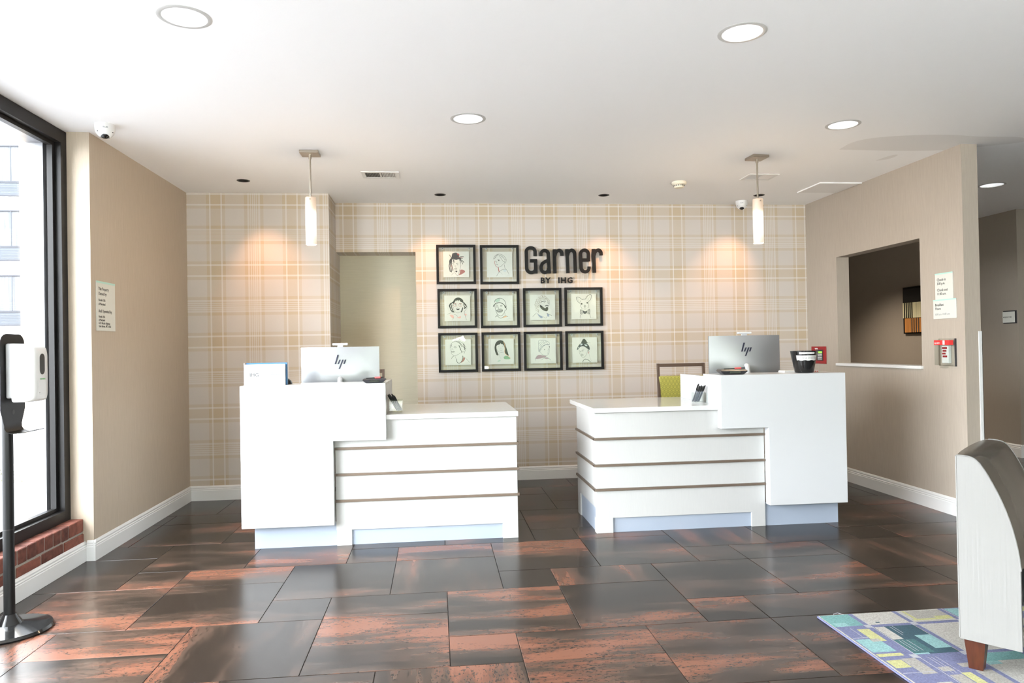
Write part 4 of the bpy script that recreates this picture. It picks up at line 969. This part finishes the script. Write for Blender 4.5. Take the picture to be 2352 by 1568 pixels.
# ------------------------------------------------------------------ wall signs and devices
def plate(label, loc, rz, w, h, lines, name='wall_sign', cat='sign', group=None, strip=.013):
    t = thing(name, label, cat, loc, rz, group)
    obj('plate', box(BM(), -w/2, w/2, -.006, -.0005, -h/2, h/2, .001), 'sign', t)
    if strip: obj('colour_strip', box(BM(), -w/2+.0005, w/2-.0005, -.0068, -.006, h/2-strip, h/2-.0005), 'mint', t)
    for s, size, x, z, *r in lines: text('lettering', s, size, r[0] if r else 'ink', t, -w/2+x, -.0064, h/2-z, sx=.88)
    return t
plate('cream owner notice with mint strip and small lettering on left wall', (XL, 5.036, 1.632), PI/2, .270, .326,
      [('This Property', .030, .026, .060), ('Owned by:', .030, .026, .092), ('Hotels USA', .023, .026, .132), ('of Maryland', .023, .026, .158), ('And Operated by:', .030, .026, .206), ('Hotels USA', .021, .026, .240), ('of Maryland', .021, .026, .262), ('6323 Ritchie Highway', .021, .026, .283), ('Glen Burnie, MD 21061', .021, .026, .303)])
plate('upper cream sign with check-in and check-out times on right wall', (XR, 5.040, 1.721), -PI/2, .190, .200,
      [('Check-in', .030, .022, .060), ('3:00 p.m.', .027, .022, .088), ('Check-out', .030, .022, .138), ('11:00 a.m.', .027, .022, .166)], group='cream hotel signs', strip=.010)
plate('lower cream sign with breakfast hours on right wall', (XR, 5.038, 1.547), -PI/2, .245, .148,
      [('Breakfast', .028, .022, .050), ('Hours', .028, .022, .078), ('6:00 a.m.-10:00 a.m.', .0225, .022, .120, 'inkgrey')], group='cream hotel signs', strip=.010)
t = thing('direction_sign', 'small beige curved elevator direction sign on the dark hall wall', 'sign', (XH, 7.367, 1.555), -PI/2)
obj('backing', box(BM(), -.088, .098, -.008, -.0005, -.072, .072, .002), 'charcoal', t)
obj('plate', box(BM(), -.088, .078, -.016, -.0085, -.062, .060, .002), 'sign', t)
text('lettering', 'ELEVATORS', .021, 'ink', t, -.058, -.0164, -.008, sx=.90); obj('arrow', prism(BM(), [(-.078, .0), (-.066, .008), (-.066, -.008)], 'y', -.0168, -.0160), 'ink', t)

# pull station under a clear cover
t = thing('fire_alarm_pull', 'white pull station under a clear cover with red label on right wall', 'fire alarm', (XR, 5.018, 1.218), -PI/2)
bm = BM()
for q_ in ((-.088, -.082, -.104, .104), (-.082, .084, .098, .104), (-.082, .084, -.104, -.098)): box(bm, q_[0], q_[1], -.012, -.0005, q_[2], q_[3])
obj('back_frame', bm, 'acryl', t); obj('hinge', box(BM(), .0845, .092, -.014, -.0005, -.104, .104, .001), 'charcoal', t)
obj('station', box(BM(), -.030, .040, -.030, -.0005, -.082, .052, .005), 'whitepl', t)
bm = BM()
for k in range(4): box(bm, -.022+(k % 2)*.005, .030-(k % 3)*.008, -.0315, -.0305, .040-k*.021-.014, .040-k*.021)
obj('red_lettering', bm, 'red', t)
bm = BM(); x0, x1, z0, z1 = -.082, .080, -.095, .095
for q_ in ((x0, x1, -.050, -.048, z0, z1), (x0, x0+.002, -.048, -.013, z0, z1), (x1-.002, x1, -.048, -.013, z0, z1), (x0, x1, -.048, -.013, z1-.002, z1), (x0, x1, -.048, -.013, z0, z0+.002)): box(bm, *q_)
obj('cover', bm, 'acryl', t)
bm = box(BM(), -.0825, .0800, -.0515, -.0505, .056, .092); box(bm, .0805, .0815, -.0500, -.02, .056, .092); o = obj('label_strip', bm, 'redbright', t)
text('lettering', 'ALARM', .020, 'paper', o, -.076, -.0520, .064, sx=.9)
obj('label_marks', box(BM(), .012, .034, -.0522, -.0516, .058, .090), 'paper', o)
obj('latch', box(BM(), -.03, .03, -.045, -.020, -.118, -.1045, .003), 'acryl', t)

# red alarm keypad
t = thing('alarm_keypad', 'red alarm panel with grey keypad and green display behind the bucket', 'keypad', (XR, 6.841, 1.182), -PI/2)
obj('plate', box(BM(), -.133, .133, -.012, -.0005, -.086, .086, .003), 'red', t)
obj('keypad_body', box(BM(), -.025, .088, -.018, -.0125, -.055, .055, .002), 'charcoal', t)
obj('display', box(BM(), .012, .082, -.0195, -.0185, .020, .038), 'green', t)
for r_ in range(4):
    for c_ in range(4): obj('key', box(BM(), .006+c_*.020, .020+c_*.020, -.022, -.0185, .004-r_*.0158, .013-r_*.0158), 'whitepl', t)
bm = BM(); ribbon(bm, smooth_pts([(-.062, .068), (-.045, .060), (-.028, .066), (-.010, .062)]), .011, -.0126); obj('white_mark', bm, 'paper', t)

# hallway picture
t = thing('wall_art', 'black framed panel art of dark, cream and orange bands in the hall', 'picture', (XH, 8.985, 1.722), -PI/2)
obj('frame', box(BM(), -.178, .33, -.03, -.001, -.318, .312, .003), 'frameblk', t)
for nm, (z0, z1), mt_, w0 in (('dark_band', (.105, .285), 'hole', -.150), ('cream_band', (-.105, .100), 'c_cream', -.165), ('orange_band', (-.300, -.110), 'c_wood', -.130)):
    if mt_ not in M: M[mt_] = mat(mt_[2:] + '_panel', {'c_cream': '#cfc9a4', 'c_wood': '#b5793c'}[mt_], .6, var=.2, bscale=30, stretch=(1, 1, .05))
    o = obj(nm, box(BM(), w0, .30, -.042, -.031, z0, z1), mt_, t)
    if nm == 'cream_band':
        for k in range(5): obj('dark_slat', box(BM(), -.130+k*.038, -.117+k*.038, -.050, -.0425, z0, z1), 'hole', o)
    if nm == 'orange_band':
        for k in range(4): obj('brown_slat', box(BM(), .010+k*.045, .025+k*.045, -.048, -.0425, z0, z1), 'rail', o)

# ------------------------------------------------------------------ ceiling fittings
def downlight(x, y, r, label):
    t = thing('recessed_downlight', label, 'ceiling light', (x, y, CH), 0, 'white recessed downlights')
    obj('trim_ring', lathe(BM(), [(r-.004, .004), (r-.005, -.003), (r+.006, -.004), (r+.014, -.001), (r+.014, 0)], 40, cap=False), 'wire', t, True)
    obj('reflector', lathe(BM(), [(r-.004, .002), (r-.012, .05), (r*.72, .13), (r*.55, .15)], 40, cap=False), 'reflector', t, True)
    obj('lamp', lathe(BM(), [(0, .118), (r*.66, .122), (r*.70, .128)], 24, cap=False), 'lamp', t, True)
    return t
for (x, y, r), l in zip(DL, ('large round downlight at the upper left of the ceiling', 'large round downlight at the upper right of the ceiling', 'round downlight in mid ceiling above the black frames', 'round downlight above the right desk near the right wall', 'round downlight in the dark hall ceiling')):
    downlight(x, y, r, l)
for x, y in ((5.148, 6.12), (5.15, 9.2)):  # the deeper beam belongs to the added, unseen hall downlight
    sp = bpy.data.lights.new('downlight_beam', 'SPOT'); sp.energy = 14 if y < 7 else 55; sp.color = (1, .86, .70); sp.spot_size = math.radians(120); sp.spot_blend = .8; sp.shadow_soft_size = .06
    so = bpy.data.objects.new('downlight_beam', sp); COL.objects.link(so); so.location = (x, y, CH-.006)
for x, y, r in DL_ADDED: downlight(x, y, r, 'added unseen downlight brightening the hall past the right wall')
AIM = [(-1.46, YL, 1.80), (-.08, YB, 1.78), (1.72, YB, 1.72), (2.90, YB, 1.78)]
for (x, y, r), (ax, ay, az), l in zip(PK, AIM, ('small black recessed accent light left of the left pendant', 'small black recessed accent light above the frames at left', 'small black recessed accent light above the lettering end', 'small black recessed accent light behind the right pendant')):
    t = thing('accent_light', l, 'ceiling light', (x, y, CH), 0, 'small black accent lights')
    obj('trim_ring', lathe(BM(), [(r-.003, .003), (r-.003, -.002), (r+.008, -.003), (r+.010, 0)], 28, cap=False), 'hole', t, True)
    obj('housing', lathe(BM(), [(r-.003, .002), (r-.003, .10), (0, .10)], 28, cap=False), 'hole', t, True)
    obj('lamp', lathe(BM(), [(0, .060), (.018, .062), (.024, .075)], 16, cap=False), 'reflector', t, True)
    sp = bpy.data.lights.new('accent_beam', 'SPOT'); sp.energy = 9; sp.color = (1, .52, .27); sp.spot_size = math.radians(64); sp.spot_blend = 1.0; sp.shadow_soft_size = .012
    so = bpy.data.objects.new('accent_beam', sp); COL.objects.link(so); so.location = (x, y, CH-.004); so.parent = None
    d = Vector((ax, ay, az)) - Vector(so.location); so.rotation_euler = d.to_track_quat('-Z', 'Y').to_euler()

def pendant(x, y, rz, label):
    t = thing('pendant_light', label, 'pendant lamp', (x, y, CH), rz, 'glass cylinder pendants')
    obj('canopy', box(BM(), -.066, .066, -.066, .066, -.020, -.0005, .003), 'nickel', t)
    obj('rod', tube(BM(), [(0, 0, -.020), (0, 0, -.326)], .0065, 10), 'nickel', t, True)
    obj('collar', tube(BM(), [(0, 0, -.020), (0, 0, -.05)], .010, 10), 'nickel', t, True)
    obj('shade', lathe(BM(), [(.034, -.667), (.038, -.664), (.0385, -.45), (.0385, -.33), (.034, -.325), (0, -.325)], 32, cap=False), 'shade', t, True)
    obj('knob', lathe(BM(), [(0, -.004), (.005, -.004), (.005, .004), (0, .004)], 10), 'nickel', t, False, (0, -.040, -.345))
    li = bpy.data.lights.new('pendant_bulb', 'POINT'); li.energy = 3.8; li.color = (1, .74, .48); li.shadow_soft_size = .04
    lo = bpy.data.objects.new('pendant_bulb', li); COL.objects.link(lo); lo.location = (x, y, CH-.70)
    return t
pendant(-.882, 5.25, 0, 'lit white glass pendant above the left desk')
pendant(2.462, 5.235, math.radians(4), 'lit white glass pendant above the right desk')

def register(label, x, y, w, d, rz):
    t = thing('air_register', label, 'air vent', (x, y, CH), rz, 'ceiling air registers')
    bm = BM(); z0, z1 = -.006, -.0003; b = .028
    box(bm, -w/2, w/2, -d/2, -d/2+b, z0, z1); box(bm, -w/2, w/2, d/2-b, d/2, z0, z1); box(bm, -w/2, -w/2+b, -d/2+b, d/2-b, z0, z1); box(bm, w/2-b, w/2, -d/2+b, d/2-b, z0, z1); box(bm, -.007, .007, -d/2+b, d/2-b, z0, z1)
    obj('frame', bm, 'whitepl', t)
    obj('backing', box(BM(), -w/2+b, w/2-b, -d/2+b, d/2-b, -.0008, -.0003), 'hole', t)
    n = 9
    for s in (-1, 1):
        for k in range(n):
            xx = s*(.012 + (k+.5)*(w/2-b-.012)/n); bw = .0034
            o = obj('slat', prism(BM(), [(xx-bw-s*.002, -.0012), (xx-bw+.001-s*.002, -.0012), (xx+bw+s*.002, -.0058), (xx+bw-.001+s*.002, -.0058)], 'y', -d/2+b, d/2-b), 'whitepl', t)
    return t
register('white ceiling air register near the left pendant', -.430, 5.905, .300, .215, 0)
register('white ceiling air register behind the right pendant rod', 2.778, 5.870, .262, .205, math.radians(0))
t = thing('access_hatch', 'flat white access panel in the ceiling against the right wall', 'ceiling hatch', (3.63, 6.255, CH))
obj('panel', box(BM(), -.192, .192, -.195, .195, -.008, -.0005, .001), 'patch', t)
bm = BM(); box(bm, -.20, -.192, -.203, .203, -.010, -.0005); box(bm, -.192, .20, -.203, -.195, -.010, -.0005); obj('rim', bm, 'ceiling', t)

t = thing('smoke_detector', 'ivory smoke detector on the ceiling left of the right pendant', 'smoke detector', (2.143, 6.085, CH))
obj('base', lathe(BM(), [(0, 0), (.062, 0), (.066, -.012), (.060, -.024), (.048, -.030)], 32, cap=False), 'offwhite', t, True)
obj('chamber', lathe(BM(), [(.046, -.030), (.046, -.042), (.038, -.052), (0, -.055)], 32, cap=False), 'offwhite', t, True)
for k in range(16):
    a = k*PI/8
    o = obj('vent_slot', box(BM(), -.0045, .0045, -.001, .001, -.040, -.032), 'hole', t, False, (.0463*math.cos(a), .0463*math.sin(a), 0)); o.rotation_euler = (0, 0, a+PI/2)
def dome(label, x, y, r, rz):
    t = thing('dome_camera', label, 'security camera', (x, y, CH), rz, 'white dome cameras')
    obj('housing', lathe(BM(), [(0, 0), (r, 0), (r, -.018), (r*.98, -.034), (r*.86, -.056), (r*.62, -.074), (r*.45, -.080)], 36, cap=False), 'whitepl', t, True)
    bm = BM(); bmesh.ops.create_uvsphere(bm, u_segments=24, v_segments=14, radius=r*.50); obj('lens_dome', bm, 'blackgloss', t, True, (0, -r*.22, -.062))
    obj('ring', lathe(BM(), [(r*.50, -.004), (r*.56, 0), (r*.50, .004)], 28, cap=False), 'whitepl', t, True, (0, -r*.22, -.064))
    obj('mark', box(BM(), -.014, .014, -r*.985, -r*.97, -.032, -.024), 'inkgrey', t)
    for s in (-1, 1): obj('screw', lathe(BM(), [(0, -.002), (.004, -.002), (.004, .002), (0, .002)], 8), 'charcoal', t, False, (s*r*.70, -r*.55, -.052))
    return t
dome('white dome camera on the ceiling near the left window', -2.028, 4.675, .058, math.radians(25))
dome('white dome camera on the ceiling near the back wall by right pendant', 3.067, 6.882, .058, math.radians(-22))

# ------------------------------------------------------------------ hand sanitiser stand
t = thing('sanitizer_stand', 'white touchless sanitizer dispenser on a black post by the left window', 'dispenser', (-2.048, 3.66, 0))
obj('base', lathe(BM(), [(0, 0), (.178, 0), (.182, .008), (.176, .020), (.10, .030), (.055, .040), (.036, .070), (.028, .085), (0, .085)], 48, cap=False), 'blackgloss', t, True)
p_ = obj('pole', tube(BM(), [(0, 0, .08), (0, 0, 1.02)], .0235, 20), 'black', t, True)
obj('joint', tube(BM(), [(0, 0, .484), (0, 0, .488)], .0238, 20), 'hole', p_, True)
# back plate in the y-z plane, drip lip curling forward (+x)
hw = .10
q = [(-hw, 1.12), (-hw, 1.365), (-hw*.96, 1.388), (-hw*.84, 1.405), (-hw*.68, 1.415), (-hw*.5, 1.418), (hw*.5, 1.418), (hw*.68, 1.415), (hw*.84, 1.405), (hw*.96, 1.388), (hw, 1.365), (hw, 1.12), (hw, 1.06), (hw*.72, .99), (-hw*.72, .99), (-hw, 1.06)]
obj('back_plate', prism(BM(), q, 'x', .0245, .0275), 'black', t)
lip = [(.026, .992), (.027, .970), (.036, .955), (.060, .948), (.10, .950), (.142, .960)]
bm = BM(); A = [[bm.verts.new((x, s*hw*.72*(1 - .35*k/5 if k > 3 else 1), z)) for s in (-1, 1)] for k, (x, z) in enumerate(lip)]
B = [[bm.verts.new((x+.0005, s*hw*.72*(1 - .35*k/5 if k > 3 else 1), z-.0025)) for s in (-1, 1)] for k, (x, z) in enumerate(lip)]
for k in range(len(lip)-1):
    bm.faces.new((A[k][0], A[k][1], A[k+1][1], A[k+1][0])); bm.faces.new((B[k][0], B[k+1][0], B[k+1][1], B[k][1]))
    for s in (0, 1): bm.faces.new((A[k][s], A[k+1][s], B[k+1][s], B[k][s]))
bm.faces.new((A[-1][0], A[-1][1], B[-1][1], B[-1][0])); bmesh.ops.recalc_face_normals(bm, faces=list(bm.faces)); obj('drip_lip', bm, 'black', t, True)
for z in (1.20, 1.27): obj('bolt', tube(BM(), [(.0, .0, z), (-.03, 0, z)], .006, 8), 'nickel', t)
obj('screw_hole', tube(BM(), [(.0276, 0, 1.045), (.0282, 0, 1.045)], .012, 14), 'hole', t)
obj('mount', box(BM(), .028, .058, -.062, .062, 1.112, 1.372, .008), 'silverlt', t)
bm = BM()                                                        # dispenser shell: front narrows and rounds off
def shell(x, hy, z0, z1, r):
    pts = []
    for cx_, cz_, a0 in ((hy-r, z1-r, 0), (-hy+r, z1-r, 90), (-hy+r, z0+r, 180), (hy-r, z0+r, 270)):
        for k in range(5):
            a = math.radians(a0 + k*22.5); pts.append((x, cx_ + r*math.cos(a), cz_ + r*math.sin(a)))
    return [bm.verts.new(p) for p in pts]
rg = [shell(.0585, .068, 1.095, 1.368, .012), shell(.062, .070, 1.093, 1.370, .012), shell(.125, .070, 1.093, 1.366, .014), shell(.150, .060, 1.098, 1.352, .02), shell(.160, .048, 1.106, 1.340, .03)]
for A, B in zip(rg, rg[1:]):
    n = len(A)
    for i in range(n): bm.faces.new((A[i], A[(i+1) % n], B[(i+1) % n], B[i]))
bm.faces.new(rg[0]); bm.faces.new(rg[-1]); bmesh.ops.recalc_face_normals(bm, faces=list(bm.faces)); obj('dispenser', bm, 'whitepl', t, True)
def stadium(hy, z0, z1, x0, x1):
    pts = [(hy*math.cos(math.radians(a)), z1-hy + hy*math.sin(math.radians(a))) for a in range(0, 181, 20)] + [(hy*math.cos(math.radians(a)), z0+hy + hy*math.sin(math.radians(a))) for a in range(180, 361, 20)]
    return prism(BM(), pts, 'x', x0, x1)
obj('level_window', stadium(.021, 1.222, 1.322, .1598, .1612), 'hole', t)
obj('sensor_panel', box(BM(), .1596, .1608, -.030, .030, 1.125, 1.195, .0005), 'whitepl', t)
o = text('lettering', 'TOUCHLESS', .0085, 'greentxt', t, 0, 0, 0, align='CENTER'); o.rotation_euler = (0, 0, PI/2); o.location = (.1612, 0, 1.198)
obj('indicator', lathe(BM(), [(0, 0), (.003, 0), (.003, .0015), (0, .0015)], 8), 'ink', t, False, (.1605, -.026, 1.135))

# ------------------------------------------------------------------ rug and leather chair
RC = {'cream': '#d9d5cc', 'grey': '#c3bfb6', 'blue': '#878bb3', 'aqua': '#a3d3d3', 'aqua2': '#86bdba', 'teal': '#3f6473', 'teal2': '#4f8083', 'yellow': '#dfdd9c', 'line': '#cfd0d8'}
def rug_mat(nm, h):
    mt, nt, p = newmat('rug_' + nm); L = nt.links.new; c = (*[v*.55 for v in lin(h)[:3]], 1)
    tc = N(nt, 'ShaderNodeTexCoord'); nz = N(nt, 'ShaderNodeTexNoise'); nz.inputs['Scale'].default_value = 160; nz.inputs['Detail'].default_value = 4; L(tc.outputs['Object'], nz.inputs['Vector'])
    mr = N(nt, 'ShaderNodeMapRange'); mr.inputs[1].default_value = .3; mr.inputs[2].default_value = .7; mr.inputs[3].default_value = .72; mr.inputs[4].default_value = 1.15; L(nz.outputs['Fac'], mr.inputs[0])
    mx = N(nt, 'ShaderNodeMix', data_type='RGBA', blend_type='MULTIPLY'); mx.inputs[0].default_value = 1; mx.inputs[6].default_value = c; L(mr.outputs[0], mx.inputs[7]); L(mx.outputs[2], p.inputs['Base Color'])
    p.inputs['Roughness'].default_value = .95; b = N(nt, 'ShaderNodeBump'); b.inputs['Strength'].default_value = .5; b.inputs['Distance'].default_value = .003; L(nz.outputs['Fac'], b.inputs['Height']); L(b.outputs[0], p.inputs['Normal'])
    return mt
for k, h in RC.items(): M['rug_'+k] = rug_mat(k, h)
RO = list(RC)
rx, ry = 1.785, 3.248
t = thing('area_rug', 'blue, aqua, yellow and cream patchwork rug under the leather chair', 'rug', (rx, ry, 0))
obj('pile', box(BM(), .0, 2.3, -2.0, .0, .0005, .009), 'rug_cream', t)
obj('binding', box(BM(), -.006, .0, -2.0, .0, .0005, .0085, .002), 'rug_blue', t)
bm = BM(); _lvl = [0]
def patch(x0, x1, y0, y1, c):
    _lvl[0] += 1; z = .0092 + _lvl[0]*.000004
    f = bm.faces.new([bm.verts.new((a-rx, b-ry, z)) for a, b in ((x0, y0), (x1, y0), (x1, y1), (x0, y1))]); f.material_index = RO.index(c)
xe = [1.787, 1.941, 2.165, 2.400, 2.620, 2.86, 3.08, 3.32, 3.56, 3.80, 4.05]; ye = [3.246, 3.094, 2.775, 2.455, 2.14, 1.82, 1.5, 1.26]
rnd = random.Random(3)
for i in range(10):
    for j in range(7):
        if i < 4 and j < 2: continue
        x0, x1, y1, y0 = xe[i], xe[i+1], ye[j], ye[j+1]
        patch(x0, x1, y0, y1, rnd.choice(['cream', 'cream', 'grey', 'aqua2', 'blue', 'aqua', 'teal2']))
        for k in range(2):
            a = x0 + (x1-x0)*rnd.random()*.6; b = y0 + (y1-y0)*rnd.random()*.6
            patch(a, min(a+(x1-x0)*.4, x1), b, min(b+(y1-y0)*.35, y1), rnd.choice(['yellow', 'grey', 'blue', 'aqua', 'cream']))
# the cells in view, one by one
patch(1.787, 1.930, 3.100, 3.243, 'aqua2'); patch(1.80, 1.86, 3.10, 3.15, 'aqua')
patch(1.945, 2.165, 3.10, 3.246, 'cream'); patch(2.00, 2.02, 3.125, 3.135, 'teal')
patch(2.18, 2.395, 3.108, 3.246, 'cream'); patch(2.20, 2.39, 3.125, 3.235, 'grey'); patch(2.20, 2.215, 3.125, 3.24, 'yellow'); patch(2.19, 2.39, 3.125, 3.143, 'yellow'); patch(2.31, 2.39, 3.143, 3.165, 'yellow')
patch(2.415, 2.60, 3.10, 3.246, 'blue'); patch(2.42, 2.49, 3.14, 3.24, 'aqua'); patch(2.50, 2.53, 3.14, 3.24, 'teal')
patch(1.79, 1.94, 2.78, 3.09, 'blue'); patch(1.868, 1.925, 2.932, 3.068, 'yellow'); patch(1.795, 1.90, 2.83, 2.962, 'aqua'); patch(1.86, 1.90, 2.932, 2.962, 'grey'); patch(1.795, 1.905, 2.787, 2.814, 'yellow')
patch(1.795, 1.865, 2.975, 2.980, 'line'); patch(1.845, 1.848, 2.975, 3.085, 'line'); patch(1.938, 1.943, 2.80, 2.93, 'line')
patch(1.955, 2.15, 2.785, 3.085, 'teal'); patch(1.958, 2.008, 2.94, 3.08, 'cream'); patch(2.078, 2.156, 2.835, 2.971, 'aqua'); patch(1.955, 2.05, 2.80, 2.935, 'teal2'); patch(1.955, 2.02, 2.785, 2.80, 'aqua')
for x in (1.975, 1.99, 2.012): patch(x, x+.003, 2.82, 2.93, 'line')
patch(2.03, 2.033, 2.98, 3.075, 'line'); patch(2.045, 2.048, 3.0, 3.08, 'line')
patch(2.180, 2.395, 2.785, 3.085, 'cream'); patch(2.41, 2.62, 2.785, 3.085, 'cream')
patch(1.79, 1.94, 2.46, 2.765, 'blue'); patch(1.797, 1.865, 2.682, 2.752, 'yellow'); patch(1.868, 1.938, 2.62, 2.760, 'grey'); patch(1.795, 1.94, 2.635, 2.639, 'line'); patch(1.87, 1.935, 2.47, 2.55, 'cream')
patch(1.945, 2.165, 2.46, 2.765, 'blue'); patch(1.96, 2.01, 2.63, 2.67, 'grey'); patch(1.96, 2.012, 2.47, 2.60, 'grey'); patch(2.06, 2.11, 2.655, 2.69, 'grey'); patch(2.017, 2.058, 2.50, 2.612, 'yellow'); patch(2.085, 2.16, 2.50, 2.622, 'grey')
for x in (1.985, 2.0, 2.02): patch(x, x+.003, 2.61, 2.76, 'line')
patch(2.175, 2.39, 2.46, 2.765, 'cream'); patch(2.19, 2.39, 2.69, 2.762, 'aqua2'); patch(2.18, 2.24, 2.66, 2.69, 'aqua')
for x in xe[1:-1]: patch(x-.011, x+.010, 1.26, 3.246, 'blue')
for y in ye[1:-1]: patch(1.787, 4.05, y-.012, y+.012, 'blue')
for x in xe[1:-1]:
    for y in ye[1:-1]: patch(x-.016, x+.016, y-.017, y+.017, 'line')
for x in xe[1:-1]: patch(x+.010, x+.014, 1.26, 3.246, 'line')
obj('pile_pattern', bm, ['rug_'+k for k in RO], t)
obj('loose_thread', tube(BM(), [(.13, -.005, .0095), (.11, .02, .0095), (.085, .012, .0095), (.075, -.01, .0095)], .0012, 5), 'rug_line', t)

HX = math.atan2(-.764, .645)
t = thing('slipper_chair', 'pearl white leather chair with taupe back at the right edge', 'chair', (2.04, 2.64, .0112), HX)
WD = .60
PRO = smooth_pts([(0, .843), (.030, .843), (.055, .838), (.074, .822), (.096, .787), (.122, .735), (.143, .688), (.166, .624), (.184, .558), (.197, .486), (.203, .425)], 1)
side = [(0, .121), (.203, .121)] + list(reversed(PRO))
bm = BM()                                                        # taupe back pad: profile carried across, domed between the ends
nb = 14; rows = []
for k in range(nb+1):
    w = .0205 + (WD-.041)*k/nb; s = math.sin(PI*k/nb)**.6
    rows.append([bm.verts.new((a + .030*s*(min(i/6, 1)), w, b + .001 + .012*s)) for i, (a, b) in enumerate(PRO)])
for A, B in zip(rows, rows[1:]):
    for i in range(len(A)-1): bm.faces.new((A[i], A[i+1], B[i+1], B[i]))
bmesh.ops.recalc_face_normals(bm, faces=list(bm.faces)); obj('back_pad', bm, 'taupelth', t, True)
obj('side_panel', prism(BM(), side, 'y', 0, .02), 'pearl', t)
obj('side_panel', prism(BM(), side, 'y', WD-.02, WD), 'pearl', t)
obj('back_panel', box(BM(), 0, .012, .021, WD-.021, .121, .842), 'pearl', t)
for w in (.001, WD-.001): obj('piping', tube(BM(), [(a+.001, w, b) for a, b in PRO], .0035, 6), 'pearl', t, True)
obj('piping', tube(BM(), [(-.001, .001, .842), (-.001, .001, .125)], .0030, 6), 'pearl', t, True)
obj('seat_base', box(BM(), .207, .74, .004, WD-.004, .119, .318, .014), 'pearl', t)
obj('seat_cushion', box(BM(), .209, .755, .002, WD-.002, .322, .425, .035), 'pearl', t)
for x, yv in ((.045, .055), (.045, WD-.055), (.68, .055), (.68, WD-.055)):
    bm = BM(); a, b = .024, .036
    lo = [bm.verts.new((sx*a, sy*a, 0)) for sx, sy in ((-1,-1),(1,-1),(1,1),(-1,1))]; hi = [bm.verts.new((sx*b, sy*b, .12)) for sx, sy in ((-1,-1),(1,-1),(1,1),(-1,1))]
    for i in range(4): bm.faces.new((lo[i], lo[(i+1) % 4], hi[(i+1) % 4], hi[i]))
    bm.faces.new(lo[::-1]); bm.faces.new(hi); obj('leg', bm, 'redwood', t, False, (x, yv, 0))
